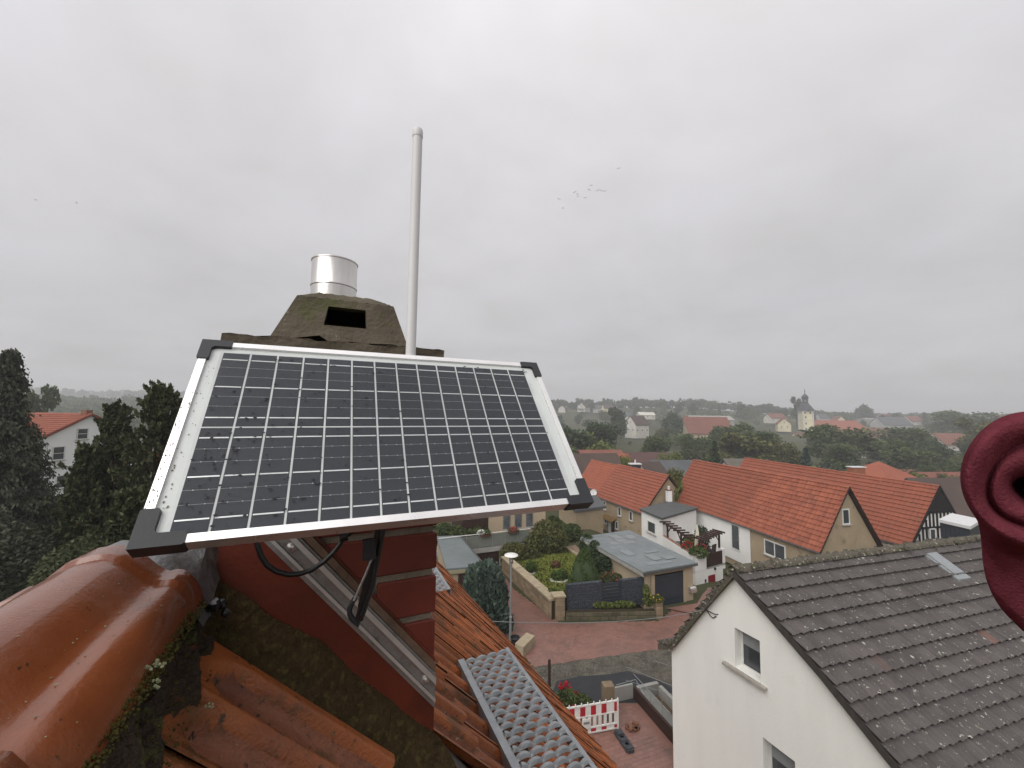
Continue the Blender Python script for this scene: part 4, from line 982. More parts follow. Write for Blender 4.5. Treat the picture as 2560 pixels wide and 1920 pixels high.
a, b = LZ(3.82, 29.8), LZ(4.62, 27.85); mb = MB(); mb.box(a, b - a, Vector((.16, .06, 0)), Z * .14); tag(mb.build('edging_board', coping_m, None, org=a), 'pale edging kerb at the right side of the lawn', 'kerb')
mb = MB(); mb.poly([LZ(4.2, 29.8) + Z * .03, LZ(4.8, 28.1) + Z * .03, LZ(5.2, 28.5) + Z * .03, LZ(4.9, 30.2) + Z * .03]); mb.build('garden_path', M('sandy_path', (.27, .20, .14), None, 3, .9, .1, .4, 20), None, kind='structure')
# planting on the low wall
shrub('ground_cover', Vector((5.6, 21.2, .42)), [((-.7, 0, .1), .26, (2.2, .8, .6)), ((.4, .12, .1), .26, (2.4, .8, .6))], 1600, .07, lf_lime, 'strip of lime green ground cover at the foot of the gate', 'plant', stem=False)
shrub('potted_plant', Vector((7.3, 21.35, .45)), [((0, 0, .25), .26, (1, 1, 1)), ((-.1, 0, .75), .2, (.9, .9, 1.6))], 800, .09, lf_lime, 'upright pale green plant in front of the right gabion panel', 'plant', up=1.2)
t = shrub('flowering_plant', Vector((7.6, 21.0, .82)), [((0, 0, .12), .26, (1.5, 1, .7))], 600, .08, lf_mid, 'trailing flowering plant on top of the weathered stone post', 'plant')
add_np('blossom', leaves(ball_pts(40, (7.6, 21, 1.0), .3, (1.3, 1, .5)), .07), yel_fl, t)
# conifer shrub and ivy by the lamp
def upright_conifer(name, base, h, r, n, mat, label, cat):
    t = thing(name, base, label, cat); a = RNG.random(n) * 2 * np.pi; z = RNG.random(n); rad = r * np.clip(1.15 - z, 0, 1) ** .32 * (.35 + .65 * RNG.random(n) ** .4) * (1 + .22 * np.sin(a * 3 + z * 4) + .2 * np.sin(a * 7 + z * 11))
    p = np.stack([base[0] + rad * np.cos(a), base[1] + rad * np.sin(a), base[2] + .05 + z * h], 1)
    d = np.stack([np.cos(a) * .5, np.sin(a) * .5, np.full(n, 1.0)], 1); add_np('foliage', leaves(p, .13, 2.0, d), mat, t)
    MB().tube([base, Vector(base) + Z * h * .9], [.09, .02], 7).build('trunk', bark_m, t); return t
upright_conifer('conifer_shrub', gnd(-1.18, 19.35), 3.1, 1.05, 15000, lf_blue, 'tall bushy blue green conifer beside the street lamp', 'shrub')
shrub('climber', gnd(-1.55, 19.2), [((0, 0, .8), .55, (.8, .8, 1.5)), ((.1, .1, 1.9), .5, (.8, .8, 1.2)), ((-.1, 0, 2.6), .35, (1, 1, .9))], 3200, .12, lf_box, 'light green climbing shrub left of the blue green conifer', 'shrub')
mb = MB(); q = gnd(.62, 17.6); mb.prism([q, q + Vector((.55, .9, 0)), q + Vector((.18, 1.15, 0)), q + Vector((-.35, .3, 0))], Z * .42); tag(mb.build('stone_block', coping_m, None, org=q), 'pale wedge shaped stone block at the foot of the street lamp', 'stone block')
mb = MB(); q = gnd(.28, 18.55); mb.lathe(q, [(.15, 0), (.20, .3), (.22, .32), (.19, .34), (.17, .22), (0, .2)], 14, cap=False); tag(mb.build('flower_pot', black_pl, None, smooth=True, org=q), 'dark plant pot standing right of the lamp post', 'pot')

# ================================================================== GARAGES, TERRACE HOUSE
gl = thing('garage', Vector((-2.9, 23.8, .0)), 'flat roofed garage with grey felt roof left of the blue green conifer', 'garage')
c4 = [Vector((-4.9, 26.75, H - 8.3)), Vector((-3.40, 26.95, H - 8.3)), Vector((-1.35, 21.85, H - 8.3)), Vector((-3.35, 21.35, H - 8.3))]
mb = MB(); mb.prism([p + Z * .0 for p in c4], -Z * .10); mb.build('roof', felt_grey, gl)
mb = MB(); mb.prism([c4[3] - Z * .10, c4[2] - Z * .10, c4[2] - Z * .34 + Vector((-.08, .1, 0)), c4[3] - Z * .34 + Vector((0, .1, 0))], Vector((-.02, .12, 0))); mb.build('fascia', plaster_cream, gl)
mb = MB(); mb.tube([c4[2] + Z * .01, c4[1] + Z * .01], .045, 6); mb.build('roof_edge', felt_dark, gl)
ins = [c4[0] + Vector((.1, -.1, -.1)), c4[1] + Vector((-.1, -.1, -.1)), c4[2] + Vector((-.15, .25, -.1)), c4[3] + Vector((.1, .25, -.1))]
mb = MB(); mb.prism(ins, -Z * 2.12); mb.build('wall', plaster_beige, gl)
fd = (ins[2] - ins[3]).normalized(); fn = Vector((fd.y, -fd.x, 0))
MB().box(ins[3] + fd * .5 - Z * 2.1 + fn * .01, fd * 1.35, fn * .04, Z * 1.78).build('garage_door', wood_dark, gl)
for q in range(9): MB().box(ins[3] + fd * (.5 + .15 * q + .01) - Z * 2.08 + fn * .05, fd * .13, fn * .015, Z * 1.72).build('door_board', wood_dark, gl)
# terrace above a garage in the slope, house behind it
th = thing('terrace_house', Vector((-.5, 31, 0)), 'beige house with three tall narrow windows behind a glass fronted terrace', 'house')
ta, tb_ = Vector((-4.6, 25.9, 0)), Vector((1.45, 28.3, 0)); td = (tb_ - ta).normalized(); tn = Vector((td.y, -td.x, 0)); tl = (tb_ - ta).length
zs = H - 9.15
MB().box(ta + Z * (zs - .28), td * tl, -tn * 5.2, Z * .28).build('terrace_slab', conc_l, th)
MB().box(ta - tn * .25 + Z * 0, td * tl, -tn * .2, Z * (zs - .29)).build('retaining_wall', conc_g, th)
MB().box(ta + td * 2.0 - tn * .18 + Z * 0, td * 2.2, tn * .03, Z * 1.0).build('garage_door', wood_dark, th)
for s in (1.85, 4.22): MB().box(ta + td * s - tn * .1, td * .26, -tn * .24, Z * (zs - .285)).build('pillar', conc_l, th)
mb = MB(); mb.tube([ta + Z * (zs + .95) - tn * .06, tb_ + Z * (zs + .95) - tn * .06], .024, 8); mb.build('handrail', white_p, th)
npn = 7
for i in range(npn):
    s = .05 + i * (tl - .1) / npn
    MB().box(ta + td * s - tn * .08 + Z * (zs + .08), td * ((tl - .1) / npn - .05), tn * .02, Z * .78).build('balustrade_panel', frost_glass, th)
    MB().box(ta + td * (s - .03) - tn * .09 + Z * zs, td * .03, tn * .03, Z * .94).build('baluster', zinc, th)
hw = Vector((-1.45, 28.0, 0)) + Z * (zs - .2)
mb = MB(); mb.box(hw, td * 4.35, -tn * 6, Z * 4.2); mb.build('wall', plaster_beige, th)
o = hw + Z * 4.2 - td * 2.2 + tn * .3; mb = MB(); mb.prism([o, o - tn * 6.6, o - tn * 3.3 + Z * 1.2], td * 6.9); mb.build('roof', grey_far, th)
for i, s in enumerate((1.28, 2.17, 3.05)): window(th, hw + td * s + Z * 1.55, td, .56, .98, tn, .05, .07, 0, M('grey_window_frame', (.16, .16, .155), None, 5, .5), pane=M('lace_pane', (.13, .14, .15), (.05, .055, .06), 2.2, .2, .5))
MB().box(hw - td * 1.9 - tn * .3, td * 1.9, -tn * 3, Z * 3.6).build('shed_front', wood_dark, th)
for q in range(9): MB().box(hw - td * (1.9 - .21 * q) - tn * .28, td * .19, tn * .02, Z * 3.5).build('board', wood_dark, th)
for s, mt, lab in ((3.15, wht_fl, 'white'), (5.15, pink_fl, 'dull pink')):
    q = ta + td * s + Z * (zs + .93) + tn * .02
    t = thing('flower_box', q, ('flower box with white blossoms' if s < 4 else 'flower box with reddish blossoms') + ' hung on the terrace handrail', 'flower box', 'flower boxes on the terrace rail')
    MB().box(q - td * .35 - Z * .12, td * .7, tn * .18, Z * .16).build('box', M('brown_planter', (.10, .045, .03), None, 5, .7), t)
    add_np('foliage', leaves(ball_pts(220, q + Z * .1, .32, (1.3, .8, .6)), .08), lf_mid, t); add_np('blossom', leaves(ball_pts(130, q + Z * .14 - (td * .3 if s < 4 else Vector((0, 0, 0))), .26, (1.2, .9, .7)), .075), mt, t)
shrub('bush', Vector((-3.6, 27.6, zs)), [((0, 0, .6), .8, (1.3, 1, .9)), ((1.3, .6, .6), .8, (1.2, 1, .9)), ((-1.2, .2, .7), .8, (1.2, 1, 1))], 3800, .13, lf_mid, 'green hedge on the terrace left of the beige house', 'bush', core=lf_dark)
shrub('bush', Vector((.25, 27.3, zs - 1.35)), [((0, 0, .9), .75, (1.3, .9, 1.1)), ((1.0, .4, .7), .7, (1.2, 1, 1))], 3000, .12, lf_olive, 'bush growing up in front of the glass terrace panels', 'bush')
# right-hand garage
gr_ = thing('garage', Vector((7.7, 25.2, 0)), 'beige garage with sloping grey felt roof and dark blue roller door', 'garage')
q4 = [Vector((4.77, 27.3, H - 8.4)), Vector((8.59, 28.99, H - 8.4)), Vector((10.66, 22.88, H - 8.4)), Vector((7.09, 21.49, H - 8.4))]
mb = MB(); mb.prism(q4, -Z * .06); mb.build('roof', felt_grey, gr_)
sd1 = (q4[2] - q4[3]).normalized(); sd2 = (q4[0] - q4[3]).normalized()
for i in range(14):                                 # patches and lapped sheets on the felt
    s, r = random.uniform(.2, 2.9), random.uniform(.3, 5.2); o = q4[3] + sd1 * s + sd2 * r + Z * (.002 + .0022 * i)
    MB().box(o, sd1 * random.uniform(.5, .95), sd2 * random.uniform(.18, .9), Z * .0009).build('felt_patch', M('pale_felt', (.20, .215, .22), (.175, .19, .195), 3, .5, .35), gr_)
mb = MB(); mb.prism([q4[0] - Z * .06, q4[3] - Z * .06, q4[3] - Z * .26, q4[0] - Z * .26], sd1 * .05); mb.build('gutter_board', conc_l, gr_)
mb = MB(); mb.prism([q4[3] - Z * .06, q4[2] - Z * .06, q4[2] - Z * .16, q4[3] - Z * .16], sd2 * .05); mb.build('front_fascia', felt_dark, gr_)
wl = [q4[0] + sd1 * .35 - sd2 * .1, q4[1] - sd1 * .1 - sd2 * .1, q4[2] - sd1 * .1 + sd2 * .28, q4[3] + sd1 * .35 + sd2 * .28]
mb = MB(); mb.prism([p - Z * .061 for p in wl], -Z * 2.9); mb.build('wall', plaster_beige, gr_)
fw0 = wl[3]; fn = Vector((sd1.y, -sd1.x, 0))
MB().box(fw0 + sd1 * .62 - Z * 2.5 + fn * .004, sd1 * 2.02, fn * .012, Z * 2.1).build('door_gap_shade', near_black, gr_)  # flat black sheet on the wall, painted shade round and between the slats
for q in range(12): MB().box(fw0 + sd1 * .66 - Z * (2.48 - .168 * q) + fn * .016, sd1 * 1.94, fn * .012, Z * .158).build('door_slat', anth, gr_)
for a, b in ((.40, .62), (2.64, 2.82)): MB().box(fw0 + sd1 * a - Z * 2.6 + fn * .004, sd1 * (b - a), fn * .05, Z * 2.2).build('door_jamb', plaster_beige, gr_)
o = fw0 + sd1 * 3.02 - Z * 1.45 + fn * .02
mb = MB(); mb.lathe(o + fn * .07, [(.11, 0), (.12, .02), (.12, .40), (.11, .42)], 14, sd1); mb.box(o - Z * .18, sd1 * .42, fn * .2, Z * .16); tag(mb.build('mailbox', steel, None, smooth=True, org=o), 'shiny silver letterbox on the beige garage wall right of the door', 'mailbox')

# ================================================================== ANNEX, TERRACE, BARNS, FARMHOUSES
def gabled(name, x0, y0, az, L, wl_, wr_, ze, zr, zg, wall_m, roof_m, label, tw=.3, th_=.34, kind='wave', nparts=0, score=None, over=.25, cat='house', caps=True, far=True, deck=wood_dark):
    a = R(az); d = Vector((math.sin(a), math.cos(a), 0)); n = Vector((math.cos(a), -math.sin(a), 0)); o = Vector((x0, y0, 0))
    t = thing(name, o + d * L / 2 + Z * (zg + H), label, cat)
    iw = .22
    A, B = o + Z * (zr + H), o + d * L + Z * (zr + H); E, F = o - n * wl_ + Z * (ze + H), o + d * L - n * wl_ + Z * (ze + H); E2, F2 = o + n * wr_ + Z * (ze + H), o + d * L + n * wr_ + Z * (ze + H)
    p = [E + n * iw + Z * .12, A - Z * .16, E2 - n * iw + Z * .12]; lo = zg + H
    mb = MB(); mb.prism([Vector((p[0].x, p[0].y, lo)), p[0], p[1], p[2], Vector((p[2].x, p[2].y, lo))], d * (L - 2 * over)); 
    for v in mb.v: v += d * over
    mb.build('wall', wall_m, t)
    mb = MB(); slab(mb, A, B, F, E, .10); slab(mb, A, B, F2, E2, .10); mb.build('roof_deck', deck, t)
    tile_roof(t, A, B, E, F, kind, roof_m, tw, th_, nparts, score); 
    if far: tile_roof(t, B, A, F2, E2, kind, roof_m, tw * 1.5, th_ * 1.5, 0)
    if caps: ridge_caps(t, A + Z * .03, B + Z * .03, .12, .40, roof_m)
    g = MB(); g.tube([E - n * .06 - Z * .03, F - n * .06 - Z * .03], .055, 6); g.build('gutter', M('dark_gutter', (.10, .09, .085), None, 4, .6, .3), t, smooth=True)
    return dict(t=t, d=d, n=n, A=A, B=B, E=E, F=F, E2=E2, o=o, iw=iw, over=over)
def bscore(p): return (p - Vector((0, 0, H))).length
B1 = gabled('barn', 22.3, 26.2, -13.8, 14.95, 2.67, 2.67, -8.7, -4.70, -12.2, plaster_tan, terra_new, 'tan barn house with large orange red tiled roof and beige gable at centre right', .30, .345, 'wave', 300, bscore, cat='barn')
d, n = B1['d'], B1['n']
gq = B1['o'] + d * B1['over']
window(B1['t'], gq - n * .12 + Z * (H - 6.62) - d * .002, n, .62, 1.0, -d, .06, .07, 0)
window(B1['t'], B1['E'] + n * B1['iw'] + d * 3.5 - Z * .98, -d, 1.75, 1.1, -n, .06, .09, 1)
mb = MB(); mb.tube([B1['E'] + n * .2 + d * .9 - Z * .02, B1['E'] + n * .2 + d * .9 - Z * 3.0], .045, 8); mb.build('downpipe', zinc, B1['t'])
mb = MB(); p = B1['A'] + Z * .05 - d * .01
for q in (B1['E'], B1['E2']): mb.prism([p, q + Z * .05, q - Z * .05, p - Z * .07], -d * .03)
mb.build('verge_board', wood_dark, B1['t'])
B2 = gabled('barn', 31.0, 28.75, -13, 17.5, 3.2, 2.9, -9.1, -4.98, -12.4, plaster_w2, terra_new, 'long orange red roofed barn with half timbered gable behind the tan barn', .33, .345, 'row', 0, cat='barn', over=.06)
d, n = B2['d'], B2['n']; g0 = B2['o'] + d * (B2['over'] - .02)
def tim(a, b, w_=.14):                              # timber on the gable plane; (offset, height) pairs
    p = g0 + n * a[0] + Z * (H + a[1]); q = g0 + n * b[0] + Z * (H + b[1]); t_ = (q - p); s_ = t_.cross(d).normalized() * w_
    MB().box(p - s_ / 2, t_, s_, -d * .05).build('timber', timber_bk, B2['t'])
def gh(x): return -5.05 - abs(x) * (4.0 / 3.0)
for x in [-2.6 + .36 * i for i in range(16)]:
    top = min(-7.0, gh(x) - .2)
    if top > -12.3 and gh(x) > -9.0: tim((x, -9.0), (x, max(-8.95, min(-6.75, gh(x) - .2))), .12)
    tim((x, -10.6), (x, -9.15), .12)
tim((-2.7, -9.08), (2.6, -9.08), .2); tim((-2.7, -10.65), (2.6, -10.65), .2); tim((-1.2, -6.78), (1.2, -6.78), .16); tim((-1.9, -7.85), (1.9, -7.85), .14)
tim((-2.5, -10.5), (-1.7, -9.2), .11); tim((1.2, -9.0), (.5, -7.5), .11)
mb = MB(); mb.prism([g0 + Z * (H - 5.3), g0 - n * 1.15 + Z * (H - 6.72), g0 + n * 1.15 + Z * (H - 6.72)], -d * .07); mb.build('gable_boarding', timber_bk, B2['t'])
window(B2['t'], g0 - n * 1.05 + Z * (H - 8.3) - d * .06, n, .55, .8, -d, .06, .06, 0)
mb = MB(); p = B2['A'] + Z * .05
for q in (B2['E'], B2['E2']): mb.prism([p, q + Z * .05, q - Z * .2, p - Z * .25], -d * .04)
mb.build('verge_board', timber_bk, B2['t'])
B3 = gabled('farmhouse', 15.5, 38.9, -19.8, 8.5, 3.1, 3.1, -9.5, -6.04, -13.0, plaster_tan, terra_new, 'tan farmhouse with orange red roof and small windows behind the white annex', .30, .345, 'row', 0)
d, n = B3['d'], B3['n']; wf = B3['E'] + n * B3['iw']
for i, s in enumerate((2.2, 4.1, 6.9)): window(B3['t'], wf + d * s - Z * .72, -d, .55, .95, -n, .06, .09, 0)
for s in (6.7, 4.6): window(B3['t'], wf + d * s - Z * 2.25, -d, .5, .85, -n, .06, .08, 0)
MB().box(wf + d * 5.0 - n * .02 - Z * 3.4, d * .55, -n * .05, Z * 1.5).build('door', wood_dark, B3['t'])
MB().box(wf + d * 5.6 - n * .02 - Z * 3.4, d * .5, -n * .05, Z * 1.5).build('door_leaf', win_white, B3['t'])
mb = MB(); o = wf + d * 4.6 - Z * 1.65; mb.prism([o, o + d * 2.1, o + d * 2.1 - n * .7 - Z * .3, o - n * .7 - Z * .3], Z * .06); mb.build('door_canopy', M('ochre_canopy', (.19, .115, .04), None, 6, .8), B3['t'])
mb = MB(); p = B3['B'] + Z * .05 + d * .01
for q, e_ in ((B3['F'], 0),): mb.prism([p, q + Z * .05, q - Z * .12, p - Z * .14], d * .04)
mb.build('verge_flashing', conc_l, B3['t'])
p0 = B3['o'] + B3['d'] * 8.45
B3b = gabled('farmhouse', p0.x + .25, p0.y + .3, -19.8, 6.2, 2.2, 3.3, -9.3, -6.25, -13.2, plaster_tan, terra_new, 'set back tan farmhouse wing with lower orange roof beside the satellite dish', .30, .345, 'row', 0)
d, n = B3b['d'], B3b['n']; wf = B3b['E'] + n * B3b['iw']
for s in (1.4, 3.6): window(B3b['t'], wf + d * s - Z * 1.0, -d, .5, .9, -n, .06, .08, 0)
q = B3['F'] - B3['n'] * .25 + B3['d'] * -.1 + Z * .05
sdish = thing('satellite_dish', q, 'round white satellite dish on the farmhouse eave beside the solar panel corner', 'satellite dish')
mb = MB(); ax = Vector((-.35, -.9, .28)).normalized(); mb.lathe(q + Z * .35, [(0, 0), (.15, .015), (.28, .05), (.37, .095), (.375, .09), (.28, .04), (.14, 0), (0, -.012)], 22, ax, cap=False); mb.build('dish', white_pl, sdish, smooth=True)
mb = MB(); mb.tube([q + Z * .2 + ax * .02, q + ax * .45 + Z * .22], .015, 5); mb.cbox(q + ax * .45 + Z * .25, Vector((.08, 0, 0)), Vector((0, .08, 0)), Z * .1); mb.build('feed_arm', zinc, sdish)
MB().tube([q - Z * .3, q + Z * .34], .025, 6).build('bracket', zinc, sdish)
# annex: white block with flat roof, chimney, terrace with pergola
an = thing('annex', Vector((13.6, 34.2, H - 12)), 'white flat roofed annex with small window, chimney and planted roof terrace', 'house')
zr_ = -8.35
c = [onz(1598.6, 1271.5, zr_), onz(1655, 1295, zr_), onz(1745.6, 1269, zr_), onz(1674, 1251.5, zr_)]
cen = sum(c, Vector()) / 4
MB().prism(c, -Z * .16).build('roof', felt_dark, an)
ci = [p.lerp(cen, .07) for p in c]
MB().prism([p - Z * .161 for p in ci], -Z * 4.0).build('wall', plaster_w2, an)
fr = (ci[1] - ci[0]).normalized(); fnn = Vector((fr.y, -fr.x, 0))
window(an, ci[0] + fr * ((ci[1] - ci[0]).length * .50) - Z * 1.2, fr, 1.15, .98, fnn, .06, .09, 0)
q = c[3].lerp(c[0], .06).lerp(c[2], .08)
ck = MB(); ck.box(q - Vector((.24, .1, .02)), Vector((.42, .07, 0)), Vector((-.07, .42, 0)), Z * 1.05); ck.build('chimney', plaster_w2, an)
MB().box(q - Vector((.29, .14, -1.03)), Vector((.52, .09, 0)), Vector((-.09, .5, 0)), Z * .08).build('chimney_cap', terra_mid, an)
MB().lathe(q + Vector((-.06, .14, 1.11)), [(.11, 0), (.11, .2), (.13, .22), (.13, .3)], 12).build('chimney_pot', white_pl, an)
# terrace block in front of the barn wall
zt_ = -9.85
t0 = onz(1655, 1338, zt_); t1 = at(1737, 1381, 28); t1.z = H + zt_; t2 = onz(1779, 1381, zt_); t3 = at(1848, 1381, 26.5); t3.z = H + zt_
dn = (t1 - t0); fr2 = (t2 - t1).normalized(); bk = Vector((-fr2.y, fr2.x, 0))
fl_ = -.95
mb = MB(); mb.prism([t0 + Z * (fl_ - .12), t1 + Z * (fl_ - .12), t1 + fr2 * 3.0 + Z * (fl_ - .12), t0 + fr2 * 4.0 + Z * (fl_ - .12)], -Z * 2.3); mb.build('terrace_block', plaster_w2, an)
mb = MB(); mb.prism([t0, t1, t1 + Z * -1.1, t0 - Z * 1.1], bk * .2 + fr2 * .0); mb.build('parapet', plaster_w2, an)
MB().box(t1 - Z * 1.1, fr2 * 1.2, bk * .2, Z * 1.1).build('parapet', plaster_w2, an)
mb = MB(); mb.box(t0 - fr2 * .04 + Z * .002, dn, fr2 * .26, Z * .06); mb.build('parapet_coping', M('terracotta_coping', (.27, .14, .10), (.2, .12, .09), 5, .85), an)
MB().box(t1 + fr2 * 1.2 + Z * (fl_ - .16), fr2 * 2.1, bk * 1.6 - fr2 * .0, Z * .16).build('terrace_slab', conc_l, an)
MB().box(t1 + fr2 * 1.22 + Z * fl_, fr2 * 1.75, bk * .03, Z * .92).build('railing', wood_dark, an)
for q in range(12): MB().box(t1 + fr2 * (1.23 + .145 * q) + Z * fl_ - bk * .02, fr2 * .115, bk * .018, Z * .9).build('railing_board', wood_dark, an)
MB().box(t1 + fr2 * 2.98 + Z * (fl_ - .4), fr2 * .32, bk * .32, Z * 1.4).build('corner_post', plaster_w2, an)
MB().box(t1 + fr2 * 3.0 + bk * 1.5 - Z * 3.2, fr2 * .06, bk * 1.0, Z * 3.9).build('screen_wall', plaster_w2, an)
MB().box(t1 + fr2 * 1.35 - Z * 3.2 - bk * .02, fr2 * .75, bk * .06, Z * 1.65).build('red_door', M('red_door', (.22, .012, .02), None, 4, .5), an)
MB().box(t1 + fr2 * .98 - Z * 1.95 - bk * .02, fr2 * .16, bk * .03, Z * .22).build('house_number_plate', wood_dark, an)
MB().cbox(t1 + fr2 * 2.05 - Z * 1.15 - bk * .06, fr2 * .12, bk * .1, Z * .14).build('wall_lamp', black_pl, an)
# wall of the barn behind the terrace is painted white
bE = B1['E'] + B1['n'] * (B1['iw'] - .03); MB().box(bE + B1['d'] * 5.6 - Z * 3.0, B1['d'] * 7.0, -B1['n'] * .03, Z * 2.85).build('white_wall_panel', plaster_w2, B1['t'])
window(B1['t'], bE - B1['n'] * .035 + B1['d'] * 7.0 - Z * 1.15, -B1['d'], .9, 2.0, -B1['n'], .06, .09, 0, sill=False)
# two pergola frames
def pergola(p, q, posts, label):
    t = thing('pergola', (p + q) / 2 - Z * 2.0, label, 'pergola', 'pergolas on the terrace')
    d_ = (q - p); s_ = d_.normalized(); nn_ = Vector((-s_.y, s_.x, 0))
    mb = MB(); mb.cbox((p + q) / 2, d_, nn_ * .09, Z * .13); mb.build('beam', wood_dark, t)
    k = 8
    for i in range(k): o = p + d_ * ((i + .5) / k) + Z * .12; MB().cbox(o, nn_ * .95, s_ * .07, Z * .10).build('rafter', wood_dark, t)
    for f in posts:
        o = p + d_ * f; MB().cbox(o - Z * .98, s_ * .11, nn_ * .11, Z * 1.9).build('post', wood_dark, t)
        for e_ in (-1, 1):
            if 0 <= f + e_ * .2 <= 1: mb = MB(); mb.tube([o - Z * .62, o + s_ * e_ * .5 - Z * .06], .045, 4); mb.build('brace', wood_dark, t)
g1 = t0 + fr2 * .1 + Z * 1.15; g2 = t0.lerp(t1, .83) + fr2 * .1 + Z * 1.15
pergola(t0.lerp(t1, .03) + fr2 * .1 + Z * 1.05, t0.lerp(t1, .93) + fr2 * .15 + Z * .95, (.15, .62), 'dark pergola over the terrace parapet beside the white annex wall')
pergola(t1 + fr2 * .55 + bk * .12 + Z * .9, t1 + fr2 * 3.2 + bk * .3 + Z * 1.15, (.04, .95), 'dark pergola over the terrace railing in front of the barn')
q = t0.lerp(t1, .80) + fr2 * 1.1 + Z * fl_
t = thing('parasol', q, 'closed cream parasol standing on the planted terrace', 'parasol'); MB().tube([q, q + Z * 2.7], .025, 8).build('pole', wood_old, t)
mb = MB(); n_ = 16; mb.lathe(q + Z * 1.15, [(.14, 0), (.22, .03), (.17, .55), (.10, 1.1), (.03, 1.55), (0, 1.6)], n_)
for i, v in enumerate(mb.v):
    if i % 2: v.x = q.x + (v.x - q.x) * .72; v.y = q.y + (v.y - q.y) * .72
mb.build('canopy', M('cream_canvas', (.68, .64, .52), None, 6, .9), t)
q = t0.lerp(t1, .36) + fr2 * .7 + Z * fl_
mb = MB(); mb.lathe(q, [(.36, 0), (.40, .1), (.42, .75), (.44, .78), (.40, .80), (.0, .78)], 18); tag(mb.build('rain_barrel', M('green_barrel', (.035, .075, .06), None, 4, .5), None, smooth=True, org=q), 'dark green rain barrel on the terrace under the pergola', 'barrel')
def chair(q, face, label):
    t = thing('garden_chair', q, label, 'chair', 'garden chairs on the terrace'); s_ = Vector((face.y, -face.x, 0)); m_ = M('dark_rattan', (.06, .05, .05), None, 30, .8, .2, .4, 60)
    MB().cbox(q + Z * .42, s_ * .5, face * .48, Z * .06).build('seat', m_, t)
    mb = MB(); mb.grid(lambda a, b: q + s_ * ((a - .5) * .52) - face * (.24 + .06 * b + .06 * math.sin(math.pi * a)) + Z * (.45 + .58 * b - .07 * b * (abs(a - .5) * 2) ** 3), 8, 5)
    mb.build('backrest', m_, t, smooth=True)
    for a in (-.22, .22):
        for b_ in (-.2, .2): MB().tube([q + s_ * a + face * b_, q + s_ * a + face * b_ + Z * .42], .018, 5).build('leg', m_, t)
    for a in (-.26, .26): MB().tube([q + s_ * a - face * .22 + Z * .66, q + s_ * a + face * .22 + Z * .66, q + s_ * a + face * .22 + Z * .42], .02, 5).build('armrest', m_, t)
chair(t1 + fr2 * 1.75 + bk * .62 + Z * (fl_ + .32), bk, 'rattan garden chair behind the terrace railing, nearer the flower bed')
chair(t1 + fr2 * 2.55 + bk * .62 + Z * (fl_ + .32), bk, 'rattan garden chair behind the terrace railing, nearer the corner post')
def flowers(base, r, n, leaf, petal, np_, label, sq=(1, 1, .8), name='flowering_plant', size=.09):
    t = thing(name, base, label, 'plant'); c = Vector(base) + Z * r * sq[2] * .6
    add_np('foliage', leaves(ball_pts(n, c, r, sq), size), leaf, t)
    if np_: add_np('blossom', leaves(ball_pts(np_, c + Z * r * .3, r * .95, sq, .75), size * 1.1), petal, t)
    MB().tube([base, c], .02, 5).build('stem', bark_m, t)
flowers(t1 + fr2 * .55 + bk * .15 + Z * -.12, .55, 1200, lf_box, yel_fl, 0, 'lush green plant spilling over the terrace parapet corner', (1.25, 1, .75))
flowers(t0.lerp(t1, .72) + fr2 * .35 + Z * -.1, .42, 500, lf_mid, red_fl, 150, 'bright red geraniums on the terrace parapet', (1.1, 1, .8))
flowers(t1 + fr2 * 1.15 + bk * .35 + Z * .05, .38, 400, lf_mid, pink_fl, 170, 'coral red flowers left of the garden chairs', (1, 1, .8))
flowers(t1 + fr2 * 1.9 + bk * 1.6 + Z * .0, .62, 800, lf_lime, yel_fl, 0, 'pale green potted palm on the terrace behind the chairs', (1.2, 1, .7), 'potted_palm', .16)
flowers(t0.lerp(t1, .72) + fr2 * 1.9 + Z * (fl_ + .6), .8, 1500, lf_dark, yel_fl, 0, 'dark climbing plant on the barn wall behind the parasol', (.7, .7, 1.5), 'climber', .11)
q = t0.lerp(t1, .60) + fr2 * 1.4 + Z * fl_
t = thing('table', q, 'dark garden table with white cloth edge on the terrace', 'table'); MB().cbox(q + Z * .74, fr2 * .9, bk * 1.3, Z * .04).build('tabletop', wood_dark, t)
for a in (-.38, .38):
    for b_ in (-.55, .55): MB().cbox(q + fr2 * a + bk * b_ + Z * .36, fr2 * .05, bk * .05, Z * .72).build('leg', wood_dark, t)
q = t1 + fr2 * 1.6 - bk * .9 - Z * 3.15
flowers(q, .42, 500, lf_mid, red_fl, 60, 'red flowered shrub by the red door below the terrace', (1, 1, 1))
flowers(q + fr2 * .7 - bk * .6, .6, 800, lf_dark, yel_fl, 25, 'dark shrub with a yellow bloom beside the lattice block wall', (1.3, 1, .8))
lw = thing('lattice_wall', q - fr2 * 1.0 - bk * .6, 'low lattice block wall of grey concrete below the terrace', 'wall'); a = q - fr2 * 1.15 + bk * .4 - Z * .0; b = q + fr2 * .35 - bk * 2.0; dd = (b - a); ss = dd.normalized(); n2 = Vector((-ss.y, ss.x, 0))
MB().box(a, dd, n2 * .12, Z * .25).build('base_course', conc_g, lw); MB().box(a + Z * .95, dd, n2 * .14, Z * .08).build('coping', conc_g, lw)
bl = MB(); L_ = .34
for z0, z1, x0, x1 in ((0, .04, 0, .32), (.19, .23, 0, .32), (.04, .19, 0, .04), (.04, .19, .28, .32), (.04, .19, .14, .18)): bl.box(ss * x0 + Z * z0, ss * (x1 - x0), n2 * .1, Z * (z1 - z0))
bl = bl.mesh('lattice_block', conc_g)
for i in range(int(dd.length / L_)):
    for r in range(3): link('lattice_block', bl, lw, Matrix.Translation(a + ss * (i * L_ + .01) + n2 * .01 + Z * (.255 + r * .232)))

